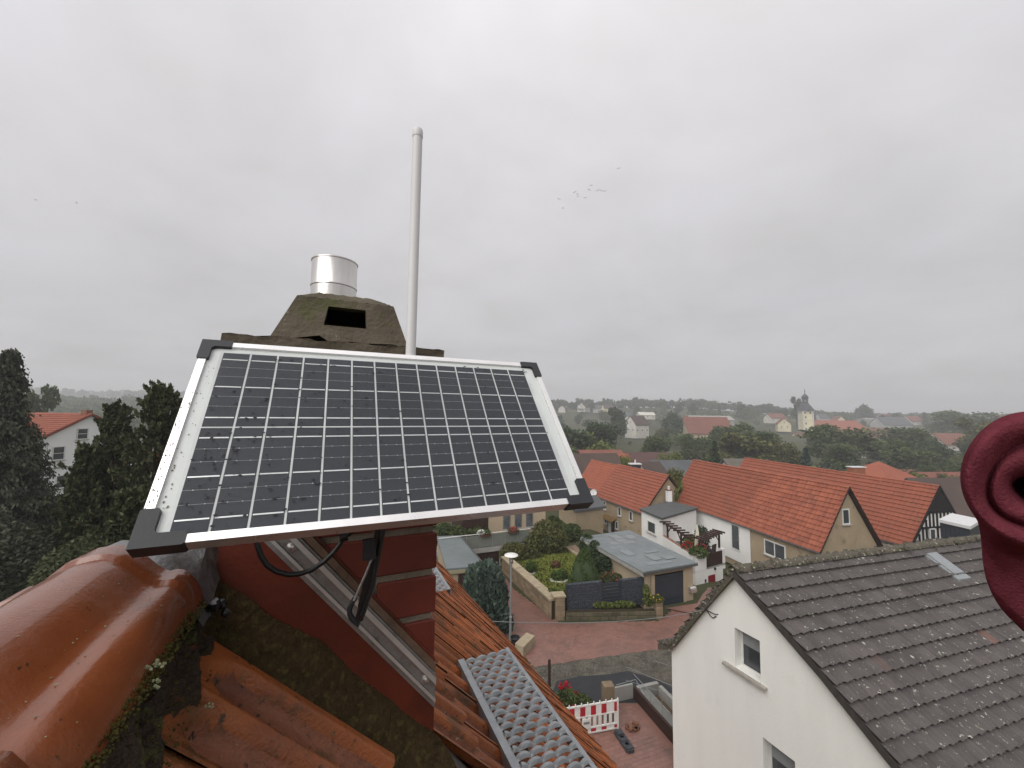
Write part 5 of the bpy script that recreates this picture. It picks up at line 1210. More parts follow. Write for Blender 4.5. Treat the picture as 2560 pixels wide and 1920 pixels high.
# ================================================================== BUILDING SITE IN THE YARD
bp, bq = Vector((3.67, 13.78, 0)), Vector((1.75, 13.35, 0)); bd = (bq - bp).normalized(); bn = Vector((bd.y, -bd.x, 0))
if bn.y > 0: bn = -bn
ba = thing('site_barrier', (bp + bq) / 2, 'red and white plastic site barrier standing in the yard', 'barrier')
Lb = (bq - bp).length
for z0, z1 in ((.94, .985), (.60, .64), (.09, .13), (.24, .28)): MB().box(bp + Z * z0 - bn * .02, bd * Lb, bn * .04, Z * (z1 - z0)).build('rail', white_p, ba)
for s in (0, Lb - .05): MB().box(bp + bd * s + Z * .06 - bn * .025, bd * .05, bn * .05, Z * .95).build('end_post', white_p, ba)
MB().box(bp + bd * .05 + Z * .64 - bn * .006, bd * (Lb - .1), bn * .012, Z * .30).build('sign_board', white_p, ba)
MB().box(bp + bd * .05 + Z * .13 - bn * .006, bd * (Lb - .1), bn * .012, Z * .11).build('toe_board', white_p, ba)
k = 10; st = (Lb - .1) / k
for i in range(k):
    for z0, z1 in ((.645, .935), (.135, .235)):
        if i % 2 == 0:
            w_ = st * (.5 if i == 0 else .95); MB().box(bp + bd * (.06 + st * i) + Z * z0 + bn * .006, bd * w_, bn * .006, Z * (z1 - z0)).build('red_stripe', red_p, ba)
    MB().box(bp + bd * (.05 + st * i) + Z * .28 - bn * .012, bd * st * .55, bn * .024, Z * .32).build('upright', white_p, ba)
    MB().lathe(bp + bd * (.02 + (Lb - .04) * i / 9) + Z * .985, [(.022, 0), (.022, .05), (.012, .07), (0, .072)], 8, cap=False).build('knob', white_p, ba, smooth=True)
MB().box(bp + bd * 1.0 + Z * .27 + bn * .013, bd * .30, bn * .02, Z * .29).build('plate', white_p, ba)
mb = MB()
for i in range(6): mb.box(bp + bd * (1.05 + .035 * i) + Z * .40 + bn * .034, bd * .024, bn * .003, Z * .075)
mb.build('plate_print', M('grey_print', (.12, .12, .12), None, 5, .7), ba)
q = Vector((3.72, 13.28, .02)); fdv = Vector((.17, -.98, 0)).normalized(); fdv = Vector((.28, -.96, 0)); fs = Vector((.96, .28, 0))
mb = MB(); m0 = [(-.40, -.14), (.34, -.14), (.40, -.09), (.40, .09), (.34, .14), (-.40, .14)]
mb.prism([q + fdv * a + fs * b for a, b in m0], Z * .09)
mb.cbox(q + fdv * -.28 + Z * .115, fdv * .2, fs * .2, Z * .05); mb.cbox(q + Z * .105, fdv * .12, fs * .24, Z * .03); mb.cbox(q + fdv * .3 + Z * .105, fdv * .12, fs * .24, Z * .03)
ft = mb.build('barrier_foot', M('recycled_rubber', (.055, .058, .066), (.04, .042, .048), 9, .6, .3, .3, 60), None, org=q); tag(ft, 'grey rubber foot plate lying in front of the site barrier', 'barrier foot')
mb = MB()
for s in (-.12, .14, .24): mb.cbox(q + fdv * s + Z * .0905, fdv * .085, fs * .12, Z * .004)
mb.build('socket_shade', near_black, ft)  # flat black plates, the shade of the holes put in as colour
q = Vector((4.15, 13.85, .02)); t = thing('brick_pile', q, 'small heap of broken reddish bricks beside the rubber foot plate', 'bricks')
for i in range(7):
    a = random.random() * 3; v1 = Vector((math.cos(a), math.sin(a), 0)); v2 = Vector((-v1.y, v1.x, 0)); MB().cbox(q + Vector((random.uniform(-.2, .2), random.uniform(-.12, .12), .04 + .05 * (i > 4))), v1 * .2, v2 * .11, Z * .07).build('brick', M('rust_brick', (.20, .085, .05), (.12, .06, .04), 9, .9, rnd=.2), t)
q = Vector((2.65, 12.95, .02)); tag(MB().cbox(q + Z * .04, Vector((.26, .03, 0)), Vector((-.015, .11, 0)), Z * .07).build('brick', M('rust_brick', (.2, .09, .05)), None, org=q), 'single loose reddish brick on the paved yard by our eave', 'brick')
q = Vector((1.57, 15.85, 0)); mb = MB(); mb.tube([q, q + Z * .95, q + Z * 1.0], [.06, .055, .03], 8); tag(mb.build('bollard', wood_dark, None, smooth=True, org=q), 'short dark bollard at the edge of the fresh asphalt', 'bollard')
q = Vector((2.15, 14.35, 0)); gq = thing('geranium_planter', q, 'planter of bright red geraniums beside the site barrier', 'planter')
MB().box(q - Vector((.5, .25, 0)), Vector((1.0, .1, 0)), Vector((-.05, .4, 0)), Z * .45).build('trough', conc_g, gq)
add_np('foliage', leaves(np.concatenate([ball_pts(800, q + Vector((-.1, 0, .62)), .36, (1.2, .9, .7)), ball_pts(450, q + Vector((.4, .15, .42)), .30, (1.3, .9, .6))]), .085), lf_mid, gq)
add_np('blossom', leaves(np.concatenate([ball_pts(34, q + Vector((-.28, .2, .86)), .11), ball_pts(38, q + Vector((-.05, .25, .88)), .12), ball_pts(34, q + Vector((.16, .0, .74)), .11), ball_pts(34, q + Vector((.0, -.55, .66)), .12), ball_pts(34, q + Vector((.3, -.65, .5)), .12)]), .085), red_fl, gq)
q = Vector((3.3, 14.15, 0)); tag(MB().box(q, Vector((.36, .05, 0)), Vector((-.04, .3, 0)), Z * 1.12).build('gate_post', stone_wall, None, org=q), 'square stone post behind the right end of the site barrier', 'post')
# basement stair with concrete cheeks and wire lines
bs = thing('basement_stair', Vector((5.2, 14.3, 0)), 'sunken concrete basement stair with light kerbs beside the white house', 'stairs')
A0, A1 = Vector((4.62, 15.25, 0)), Vector((5.35, 12.95, 0)); sd_ = (A1 - A0).normalized(); sn_ = Vector((-sd_.y, sd_.x, 0))
MB().box(A0, A1 - A0, sn_ * .10, Z * .42).build('side_wall', wood_dark, bs)
MB().box(A0 + sn_ * .12 + sd_ * .1, (A1 - A0) * .96, sn_ * .38, Z * .36).build('kerb', conc_g, bs)
MB().box(A0 + sn_ * .12, sd_ * .14, sn_ * .9, Z * .44).build('end_wall', conc_l, bs)
MB().box(A0 + sn_ * .95 + sd_ * .2, (A1 - A0) * .9, sn_ * .14, Z * .40).build('kerb', conc_l, bs)
MB().box(A0 + sn_ * .5 + sd_ * .14, (A1 - A0) * .93, sn_ * .45, Z * .04).build('floor', wood_old, bs)
MB().box(A1 - sd_ * .28 + sn_ * .1, sd_ * .28, sn_ * .8, Z * .5).build('foot_wall', conc_l, bs)
MB().box(A0 + sn_ * .0 - sd_ * .1 + Z * .0, -sn_ * .75, sd_ * .08, Z * .50).build('board', conc_l, bs)
mb = MB()
for s in (.9, 1.5): mb.tube([A0 + sn_ * (.08) + sd_ * s, A0 + sn_ * .08 + sd_ * s + Z * .95], .010, 6)
mb.tube([A0 + sn_ * .08 - sd_ * .1 + Z * .8, A0 + sn_ * .08 + sd_ * 1.9 + Z * .8], .010, 6); mb.tube([A0 - sn_ * .75 + Z * .62, A0 + sn_ * .1 + Z * .66, A0 + sn_ * .1 + sd_ * .5 + Z * .45], .012, 6)
mb.build('handrail', zinc, bs)
for i, (a, b, lab) in enumerate(((W(4.72, 16.6, -10.2), W(6.9, 13.9, -9.6), 'nearest'), (W(4.5, 15.8, -10.2), W(5.9, 13.9, -9.5), 'middle'), (W(6.0, 17.0, -10.2), W(7.6, 15.0, -9.6), 'farthest'))):
    tag(MB().tube([a, a.lerp(b, .5) - Z * .03, b], .007, 5).build('clothes_line', zinc, None, org=a), lab + ' of the pale lines stretched over the stair beside the white house', 'line', 'lines over the basement stair')
# ================================================================== VILLAGE BEYOND
def village_house(px, py, y, az, L, hw_, rh, wh_, wall, roof, label, name='village_house', wins=2, hip=0.0, chim_=0, cat='house'):
    r = at(px, py, y); a = R(az); d = Vector((math.sin(a), math.cos(a), 0)); n = Vector((d.y, -d.x, 0))
    zr = r.z; ze = zr - rh; zb = ze - wh_; base = Vector((r.x, r.y, zb)); t = thing(name, base, label, cat)
    A, B = r - d * L / 2, r + d * L / 2; up = lambda p, z: Vector((p.x, p.y, z))
    ai, bi = A + d * hip * hw_, B - d * hip * hw_
    c = [up(A + n * hw_, ze), up(A - n * hw_, ze), up(B - n * hw_, ze), up(B + n * hw_, ze)]
    q = hw_ * .9; wc = [up(A + n * q + d * .3, zb), up(A - n * q + d * .3, zb), up(B - n * q - d * .3, zb), up(B + n * q - d * .3, zb)]
    mb = MB()
    if hip: mb.prism(wc, Z * (ze - zb + .1))
    else: mb.prism([wc[0], wc[1], wc[1] + Z * (ze - zb + rh * .1), up(A + d * .3, zr - rh * .04), wc[0] + Z * (ze - zb + rh * .1)], d * (L - .6))
    mb.build('wall', wall, t)
    th_ = Z * .22
    mb = MB(); mb.prism([c[0], c[3], bi, ai], th_); mb.prism([c[2], c[1], ai, bi], th_)
    if hip: mb.prism([c[1], c[0], ai], th_); mb.prism([c[3], c[2], bi], th_)
    ro = mb.build('roof', roof, t)
    eye = Vector((0, 0, H))
    for g, s, o_ in ((A + d * .3, n, -d), (B - d * .3, n, d)):
        if (eye - g).dot(o_) > 0 and wins:
            for x in ((-.4, .4) if hw_ > 3 else (0,)):
                window(t, up(g, ze - wh_ * .35) + s * x * hw_ - (0 * d), s, 1.0, 1.2, o_, .06, .12, 0, sill=False)
            if rh > 3 and not hip: window(t, up(g, ze + rh * .32), s, .9, 1.1, o_, .06, .12, 0, sill=False)
    for s in (1, -1):
        if (eye - r).dot(n * s) > 0 and wins:
            for i in range(wins): p = up(A.lerp(B, (i + .5) / wins) + n * s * q, ze - wh_ * .38); window(t, p, d, 1.05, 1.2, n * s, .06, .12, 0, sill=False)
    for i in range(chim_): p = A.lerp(B, .3 + .4 * i); MB().box(p - Vector((.3, .3, .8)), Vector((.6, 0, 0)), Vector((0, .6, 0)), Z * 1.9).build('chimney', brick_far, ro)
    return t
brick_far = M('far_brick', (.22, .10, .07), None, 2, .9); cream2 = M('pale_wall', (.58, .56, .50), None, .4, .9); greyw = M('grey_wall', (.42, .42, .41), None, .4, .9)
tw_ = terra_mid
VH = [
 (1407, 1014, 450, 20, 11, 4.4, 4.0, 4, cream2, brown_far, 'small white gabled house on the far hill, leftmost of the hill houses', 2),
 (1459, 1007, 420, 35, 12, 5.2, 5.2, 4.5, cream2, brown_far, 'white gabled house with brown roof high on the hill right of the solar panel', 2),
 (1497, 1013, 430, -40, 11, 4.2, 4.4, 4, greyw, grey_far, 'grey house half hidden among trees on the far hill', 2),
 (1518, 1011, 400, 80, 10, 4.2, 4.4, 4, plaster_cream, brown_far, 'cream house between trees on the far hill', 2),
 (1556, 1030, 330, 84, 15, 4.5, 3.6, 3, cream2, grey_far, 'pale house with grey roof above the big white gabled house', 3),
 (1592, 1040, 230, 62, 11, 4.6, 5.2, 7.5, cream2, brown_far, 'large white gabled house with brown roof in the middle distance', 3),
 (1614, 1031, 310, 86, 13, 4, 2.2, 3.2, cream2, cream2, 'long low whitish house behind the large white gabled house', 3),
 (1762, 1043, 200, 88, 23, 6, 8.2, 2.6, plaster_beige, terra_mid, 'big barn with dull red roof standing among the dark trees', 0),
 (1772, 1040, 235, 88, 26, 5, 2.4, 4, conc_l, conc_l, 'long pale flat hall just behind the dull red barn roof', 0),
 (1937, 1034, 330, 86, 14, 5, 4.0, 4, cream2, terra_mid, 'red roofed house left of the church tower on the slope', 3),
 (1957, 1046, 285, 25, 10, 4.4, 4.4, 5, plaster_y, terra_mid, 'pale yellow gabled house just left of the church tower', 2),
 (2054, 1035, 390, 84, 10, 4, 4.5, 5, greyw, grey_far, 'grey roofed house right behind the church tower', 2),
 (2094, 1041, 360, 8, 10, 4.2, 4.4, 3.4, plaster_cream, terra_mid, 'small cream gable peeping over the church nave roof', 1),
 (2171, 1046, 350, 88, 14, 5, 1.0, 5, conc_l, conc_l, 'pale flat shed right of the church', 0),
 (2226, 1043, 330, 88, 25, 7, 6.5, 4, greyw, grey_far, 'long grey roofed farm barn right of the church', 0),
 (2209, 1036, 410, 86, 13, 5, 5, 3, greyw, terra_mid, 'dull red roof rising behind the long grey farm barn', 0),
 (2278, 1040, 350, 80, 14, 5, 5, 4, cream2, terra_mid, 'white house with dull red roof right of the long grey barn', 3),
 (2197, 1071, 250, 88, 14, 5, 5, 3, brick_far, terra_mid, 'brick coloured roof between the church tree and the farm barn', 0),
 (2366, 1084, 180, 86, 14.5, 5.2, 4.9, 5.6, cream2, terra_mid, 'white two storey house with brownish red roof under the round tree', 3),
 (2497, 1039, 350, 82, 16, 5.5, 6, 5, cream2, terra_mid, 'dull red roofed house seen just left of the maroon sleeve', 2),
 (2290, 1176, 90, 86, 12, 3.5, 3.0, 3, plaster_tan, terra_mid, 'low brown red roof behind the hipped orange roof', 0),
 (2345, 1183, 70, 84, 9, 3.5, 3.0, 3, timber_bk, terra_mid, 'small dark gabled shed with brown red roof near the sleeve', 0),
 (2365, 1199, 44, 86, 9.5, 5, 5.6, 3, plaster_tan, brown_far, 'large dark brown tiled roof behind the half timbered barn', 0),
 (2405, 1152, 120, 88, 9, 4, 4, 3, greyw, grey_far, 'grey slate roof near the sleeve behind the brown roofs', 0),
 (1482, 1137, 56, 78, 7.5, 4.0, 4.4, 4, plaster_tan, brown_far, 'dark brown tiled roof just right of the solar panel edge', 0),
 (1500, 1127, 78, 80, 9, 3.6, 2.2, 4, plaster_tan, terra_mid, 'faded red roof behind the dark brown roof by the panel', 0),
 (1546, 1137, 72, 82, 3.5, 3, 2.2, 4, plaster_tan, terra_far, 'small bright red roof corner behind the farmhouse ridge', 0),
 (1612, 1133, 82, 86, 9.5, 2.5, 1.9, 4, wood_old, M('old_red_shed', (.10, .055, .05), None, 2, .9), 'weathered reddish wooden shed behind the orange farmhouse roof', 0),
 (1625, 1158, 60, 60, 4.2, 1.9, 1.8, 3, plaster_beige, brown_far, 'small brown roofed beige gable behind the farmhouse ridge', 0),
 (1690, 1153, 66, 84, 9, 3, 2.2, 3, greyw, grey_far, 'dark grey roof between the two orange roofs', 0),
 (1452, 1247, 41, 62, 4.0, 1.6, .8, 3.5, plaster_tan, grey_far, 'low grey tan outbuilding half hidden under the solar panel corner', 0),
 (1845, 1150, 58, 86, 4.6, 3, 2.4, 3, greyw, M('mottled_grey_roof', (.13, .115, .10), None, 1, .9), 'mottled grey roof behind the ridge of the tan barn', 0),
]
for q in VH: village_house(*q[:11], wins=q[11])
village_house(2196, 1157, 62, 78, 9.6, 5.2, 3.4, 4, plaster_tan, terra_far, 'broad hipped orange red roof behind the long barn ridge', hip=.9, wins=0)
q = at(2141, 1168, 55); t = thing('chimney', q - Z * 2, 'broad orange brick chimney with pale cap before the hipped roof', 'chimney'); MB().box(q - Vector((.95, .4, 2)), Vector((1.9, .1, 0)), Vector((-.05, .8, 0)), Z * 1.98).build('shaft', M('orange_brick', (.30, .10, .045), None, 3, .9), t); MB().box(q - Vector((1.05, .5, .02)), Vector((2.1, .1, 0)), Vector((-.05, 1, 0)), Z * .12).build('cap', white_pl, t)
q = at(1588, 1160, 47); t = thing('chimney', q - Z, 'dark chimney box with white cap behind the farmhouse ridge', 'chimney'); MB().box(q - Vector((.6, .3, 1.6)), Vector((1.2, .1, 0)), Vector((-.05, .6, 0)), Z * 1.56).build('shaft', anth, t); MB().box(q - Vector((.7, .4, .04)), Vector((1.4, .1, 0)), Vector((-.05, .8, 0)), Z * .12).build('cap', white_pl, t); MB().tube([q, q + Z * .5], .08, 6).build('flue', white_pl, t)
q = at(2426, 1317, 23); t = thing('flat_roofed_extension', Vector((q.x, q.y + 1, H - 11)), 'dark blue clad box with white flat roof edge beside the half timbered gable', 'extension')
q2 = at(2346, 1299, 24.5); ex1 = q2 - q; ex1.z = 0; ex2 = Vector((2.6, 1.6, 0)); ins_ = ex1 * .04 + ex2 * .05
MB().box(q + ins_ - Z * 3.6, ex1 * .93, ex2 * .9, Z * 3.45).build('wall', anth, t); MB().box(q - Z * .15, ex1, ex2, Z * .17).build('roof', white_pl, t)
for k in range(6): MB().box(q + ins_ * .8 + ex1 * (.01 + .155 * k) - Z * 3.5 - ex2 * .004, ex1 * .145, ex2 * .01, Z * 3.3).build('cladding_panel', anth, t)
for px, py, y, L, hh, lab in ((2174, 1128, 140, 5.6, 2.4, 'long white greenhouse roof among trees right of the church tree'), (2292, 1137, 140, 3.4, 1.4, 'small white van roof seen between the trees')):
    q = at(px, py, y); t = thing('greenhouse' if L > 4 else 'garden_shed', q - Z * hh, lab if L > 4 else 'small white roofed shed seen between the trees on the right', 'greenhouse' if L > 4 else 'shed')
    mb = MB(); e = Vector((L, .2, 0)); mb.prism([q - e / 2 - Z * .8 - Vector((0, 1.6, 0)), q - e / 2, q - e / 2 - Z * .8 + Vector((0, 1.6, 0))], e); mb.build('roof', conc_l, t); MB().box(q - e / 2 - Vector((0, 1.5, hh)), e, Vector((0, 3, 0)), Z * (hh - .8)).build('wall', greyw, t)
# church
cb = at(2024, 1082, 300); ch = thing('church', cb, 'village church with cream tower, dark onion dome and red nave roof', 'church')
cz = at(2024, 1026, 300).z; hw2 = 3.3; a = R(-12); ex, ey = Vector((math.cos(a), math.sin(a), 0)), Vector((-math.sin(a), math.cos(a), 0))
ctw = M('church_yellow', (.68, .61, .40), (.63, .56, .36), .3, .9)
o = Vector((cb.x, cb.y + hw2, 0))
MB().box(o - ex * hw2 - ey * hw2 + Z * (cb.z - 3), ex * 2 * hw2, ey * 2 * hw2, Z * (cz - cb.z + 3)).build('tower', ctw, ch)
for s in (-1, 1):
    for e_ in (-1, 1): MB().cbox(o + ex * s * hw2 + ey * e_ * hw2 + Z * ((cz + cb.z) / 2 - 1.5), ex * .9, ey * .9, Z * (cz - cb.z + 3)).build('corner_quoin', cream2, ch)
MB().cbox(o + Z * (cz - .1), ex * (2 * hw2 + .9), ey * (2 * hw2 + .9), Z * .5).build('cornice', cream2, ch); MB().cbox(o + Z * (cz - 7.6), ex * (2 * hw2 + .5), ey * (2 * hw2 + .5), Z * .35).build('cornice', cream2, ch)
for x, z in ((-1.9, -1.8), (1.7, -1.8), (-1.5, -5.3), (-1.5, -10.0), (-1.5, -14.2)):
    window(ch, o - ey * (hw2 + .02) + ex * x + Z * (cz + z), ex, 1.5, 2.1, -ey, .08, .22, 0, sill=False)
window(ch, o + ex * (hw2 + .02) + Z * (cz - 1.8), ey, 1.5, 2.0, ex, .08, .2, 0, sill=False)
dk = M('dark_slate_dome', (.035, .035, .042), None, 2, .6, .3)
MB().lathe(o + Z * cz, [(5.9, .1), (5.2, 1.1), (4.2, 2.6), (2.9, 4.3), (2.3, 5.3), (2.3, 5.6)], 8).build('skirt_roof', dk, ch)
lz = cz + 5.6; lan = MB()
for i in range(8): a_ = math.pi * i / 4 + .39; lan.tube([o + Z * lz + Vector((math.cos(a_), math.sin(a_), 0)) * 1.75, o + Z * (lz + 3.1) + Vector((math.cos(a_), math.sin(a_), 0)) * 1.75], .28, 5)
lan.lathe(o + Z * lz, [(2.0, 0), (2.0, .8)], 8); lan.lathe(o + Z * (lz + 2.7), [(2.1, 0), (2.2, .5)], 8); lan.build('lantern', dk, ch)
MB().lathe(o + Z * (lz + 3.2), [(1.7, 0), (2.3, .7), (2.35, 1.5), (1.9, 2.5), (1.0, 3.3), (.45, 3.9), (.2, 5.0), (.1, 5.4)], 12).build('onion_dome', dk, ch, smooth=True)
mb = MB(); mb.tube([o + Z * (lz + 8), o + Z * (lz + 11)], .12, 5); mb.blob(o + Z * (lz + 9), .45, 8, 6, 0); mb.cbox(o + Z * (lz + 10.4), ex * 1.2, ey * .15, Z * .15); mb.build('finial', dk, ch)
r1, r2 = at(2036, 1051, 302), at(2140, 1052, 296); nd = (r2 - r1).normalized(); nd.z = 0; nn_ = Vector((nd.y, -nd.x, 0)); L = (r2 - r1).length
mb = MB(); zr = r1.z
def npnt(s, w_, z): return Vector((r1.x, r1.y, 0)) + nd * s + nn_ * w_ + Z * z
mb.prism([npnt(-2, 7, zr - 8.5), npnt(L + 6.5, 7, zr - 8.5), npnt(L, 0, zr), npnt(-2, 0, zr)], Z * .3); mb.prism([npnt(L + 6.5, -7, zr - 8.5), npnt(-2, -7, zr - 8.5), npnt(-2, 0, zr), npnt(L, 0, zr)], Z * .3); mb.prism([npnt(L + 6.5, 7, zr - 8.5), npnt(L + 6.5, -7, zr - 8.5), npnt(L, 0, zr)], Z * .3)
mb.build('nave_roof', terra_far, ch)
MB().box(npnt(-1, 6.5, zr - 17), nd * (L + 7), nn_ * -13, Z * 8.6).build('nave_wall', cream2, ch)
for i in range(5): window(ch, npnt(3 + 6.5 * i, 6.52, zr - 11.5), nd, 1.5, 3.5, nn_, .08, .2, 0, sill=False)
village_house(1999, 1083, 268, 70, 13, 5.5, 8.0, 4.5, cream2, terra_mid, 'low wing with brown red roof and white walls left of the church', wins=2)
village_house(1984, 1086, 282, 82, 6, 3, 1.2, 4.2, cream2, cream2, 'small white cube shaped house before the church tower', wins=2)

# house behind the conifers on the left
BL = gabled('house', -42.8, 40.2, -84, 15, 4.7, 4.7, -3.35, -.72, -10.6, M('cool_white_render', (.80, .81, .80), (.76, .77, .76), .5, .9), terra_new, 'white gabled house with orange roof seen between the two dark conifers on the left', .33, .36, 'row', 0)
d, n = BL['d'], BL['n']; g0 = BL['o'] + d * (BL['over'] - .02)
window(BL['t'], g0 - n * 2.35 + Z * (H - 4.45), n, 1.0, 1.35, -d, .06, .10, 0, cross=1); window(BL['t'], g0 - n * .55 + Z * (H - 2.7), n, 1.0, 1.15, -d, .06, .10, 0, cross=1); window(BL['t'], g0 - n * 1.9 + Z * (H - 7.2), n, 1.0, 1.3, -d, .06, .10, 0, cross=1)
MB().box(g0 - n * 4.4 + Z * (H - 5.9), n * 8.8, -d * .05, Z * .12).build('string_course', conc_l, BL['t'])
mb = MB(); p = BL['A'] + Z * .06
for q in (BL['E'], BL['E2']): mb.prism([p, q + Z * .06, q - Z * .2, p - Z * .22], -d * .05)
mb.build('verge_board', M('red_verge', (.22, .05, .03), None, 5, .7), BL['t'])
q = BL['E'].lerp(BL['A'], .22) + d * 2.0; MB().box(q, d * 3.4, n * 1.6, Z * .62).build('dormer', anth, BL['t']); MB().box(q + Z * .62 - n * .2 - d * .15, d * 3.7, n * 2.2, Z * .1).build('dormer_roof', terra_far, BL['t'])
q = BL['A'] + d * .7; MB().box(q - Vector((.3, .3, .6)), Vector((.6, 0, 0)), Vector((0, .6, 0)), Z * 1.0).build('chimney', brick_far, BL['t'])
village_house(8, 1052, 52, -84, 9, 4, 3, 4, cream2, terra_far, 'orange roof mostly hidden behind the dark spruce at the left edge', wins=0)

# ================================================================== TREES
def crown_np(seed, n, lobes=14, flat=.85, conic=0.0, size=.05):
    g = np.random.default_rng(seed); out = []
    for i in range(lobes):
        z = .32 + .60 * (i + .5) / lobes; r = .36 * math.sin(math.pi * min(1, (z - .12) / .95)) ** .7 * (1 - conic * z); a = g.random() * 6.283; rr = r * (.35 + .55 * g.random())
        br = (.12 + .09 * g.random()) * (1 - conic * z * .5); c = (rr * math.cos(a), rr * math.sin(a), z * flat + .1 * g.random())
        d = g.normal(size=(n // lobes, 3)); d /= np.linalg.norm(d, axis=1, keepdims=True); k = .55 + .5 * g.random((n // lobes, 1)); d *= k * br * (1 + .25 * np.sin(d[:, :1] * 9 + d[:, 1:2] * 7)); d[:, 2] *= .8
        out.append(np.array(c) + d)
    p = np.concatenate(out); return leaves(p, size, 1.1, rng=g)
def trunk_mb(seed):
    rnd = random.Random(seed); mb = MB(); mb.tube([(0, 0, -.04), (.005, 0, .2), (0, .01, .45), (.01, 0, .72)], [.032, .025, .018, .006], 7)
    for i in range(6): a = rnd.random() * 6.28; z = rnd.uniform(.22, .5); mb.tube([(0, 0, z), (.1 * math.cos(a), .1 * math.sin(a), z + .1), (.24 * math.cos(a), .24 * math.sin(a), z + .24)], [.012, .008, .003], 5)
    return mb
PROT = []
for sd_, n_, lob, cn, sz in ((1, 3600, 16, 0, .046), (2, 3600, 20, .1, .044), (3, 3000, 11, .25, .05), (4, 3200, 13, -.1, .05)):
    PROT.append((mesh_np('crown', crown_np(sd_, n_, lob, .85, cn, sz), 4, lf_mid), trunk_mb(sd_).mesh('trunk', bark_m)))
FAR = [mesh_np('crown', crown_np(sd_, n_, lob, .85, cn, sz), 4, lf_mid) for sd_, n_, lob, cn, sz in ((11, 900, 12, 0, .085), (12, 900, 14, .2, .08), (13, 900, 9, .3, .09))]
def spruce_np(seed, n, size, droop=.25):
    g = np.random.default_rng(seed); z = g.random(n) ** 1.3; a = g.random(n) * 6.283; tier = .75 + .25 * np.sin(z * 75 + np.sin(a * 5) * 1.2); r = .24 * (1 - z) ** .85 * (.3 + .7 * g.random(n) ** .5) * tier * (1 + .15 * np.sin(a * 7)) + .006
    p = np.stack([r * np.cos(a), r * np.sin(a), .04 + z * .96 - r * droop], 1); d = np.stack([np.cos(a), np.sin(a), np.full(n, -.35)], 1); return leaves(p, size, 1.8, d, rng=g)
SPR = (mesh_np('crown', spruce_np(5, 4200, .035), 4, lf_dark), trunk_mb(9).mesh('trunk', bark_m))
SPRF = mesh_np('crown', spruce_np(6, 700, .07), 4, lf_dark)
def put(name, me, parent, loc, s, rz, mat=None, sx=1):
    o = link(name, me, parent, Matrix.Translation(loc) @ Matrix.Rotation(rz, 4, 'Z') @ Matrix.Diagonal((s * sx, s * sx, s, 1)))
    if mat: o.material_slots[0].link = 'OBJECT'; o.material_slots[0].material = mat
    return o
def tree(px, top, y, wpx, mat, label, kind=0, name='broadleaf_tree', group=None):
    p = at(px, top, y); zb = ground_z(p.x, p.y) + H - .3; h = (p.z - zb) / .97; w_ = wpx * y / FPX; t = thing(name, (p.x, p.y, zb), label, 'tree', group)
    me = SPR if kind == 's' else PROT[kind]; nat = .47 if kind == 's' else .80
    sx = max(.4, min(2.2, w_ / (h * nat))); rz = random.random() * 6.28
    put('crown', me[0], t, Vector((p.x, p.y, zb)), h, rz, mat, sx); put('trunk', me[1], t, Vector((p.x, p.y, zb)), h, rz, None, sx)
for q in (
 (2085, 1058, 112, 155, lf_mid, 'big round dark tree standing in front of the church nave', 0), (2262, 1064, 128, 130, lf_mid, 'wide light green tree right of the big church tree', 1),
 (2337, 1104, 105, 62, lf_dark, 'small dark tree before the white two storey house', 3), (2398, 1024, 225, 135, lf_mid, 'large round crown on the skyline left of the sleeve', 0),
 (2432, 1045, 125, 85, lf_olive, 'pale olive tree standing close to the maroon sleeve', 2), (1686, 1032, 205, 52, lf_dark, 'dark round tree left of the dull red barn roof', 3),
 (1786, 1108, 72, 62, lf_dark, 'dark spruce rising behind the tan barn ridge', 's'), (2014, 1126, 64, 72, M('silver_needle', (.075, .10, .085), (.04, .055, .045), 2, .7, island=.3), 'silvery blue spruce behind the long barn ridge', 's'),
 (1683, 1163, 47, 74, lf_olive, 'olive green tree in the gap between the orange roofs', 1), (1684, 1192, 40, 30, lf_lime, 'slim pale leaved tree beside the farmhouse verge', 2),
 (1560, 1132, 62, 34, lf_lime, 'light green bush like tree above the farmhouse ridge', 1), (1680, 1126, 78, 66, lf_lime, 'yellow green tree behind the dark grey roof', 0),
 (1989, 991, 322, 30, lf_dark, 'tall dark tree just left of the church tower', 2), (2163, 1012, 405, 36, lf_dark, 'dark round tree on the skyline right of the church', 3),
 (1420, 1062, 95, 120, lf_dark, 'big dark green tree right behind the solar panel corner', 0), (1500, 1050, 110, 105, lf_dark, 'broad dark tree below the white hill house', 1),
 (1540, 1018, 190, 60, lf_dark, 'tall dark tree left of the large white gabled house', 2), (1640, 1085, 100, 80, lf_mid, 'mid green tree in front of the large white gabled house', 1),
 (1730, 1082, 110, 80, lf_mid, 'mid green tree before the dull red barn', 0), (1815, 1060, 130, 95, lf_mid, 'broad green tree right of the dull red barn', 1),
 (1880, 1062, 120, 95, lf_mid, 'dense green tree left of the pale yellow house', 3), (1945, 1095, 90, 85, lf_olive, 'olive tree in front of the low church wing', 0),
 (105, 962, 62, 85, lf_mid, 'feathery green tree behind the left house roof', 2), (30, 1010, 66, 60, lf_mid, 'green tree behind the spruce at the left edge', 0)): tree(*q)
lim = lambda px: interp(px, [1350, 1380, 1555, 1565, 1620, 1640, 1700, 1715, 1765, 1790, 1920, 1930, 2005, 2015, 2160, 2180, 2330, 2340, 2400, 2420, 2600], [1030, 1040, 1045, 1095, 1095, 1062, 1062, 1100, 1100, 1062, 1070, 1120, 1120, 1090, 1090, 1092, 1100, 1128, 1128, 1085, 1070])
k = 0
mats4 = [lf_mid, lf_mid, lf_dark, lf_dark, lf_olive, lf_lime]
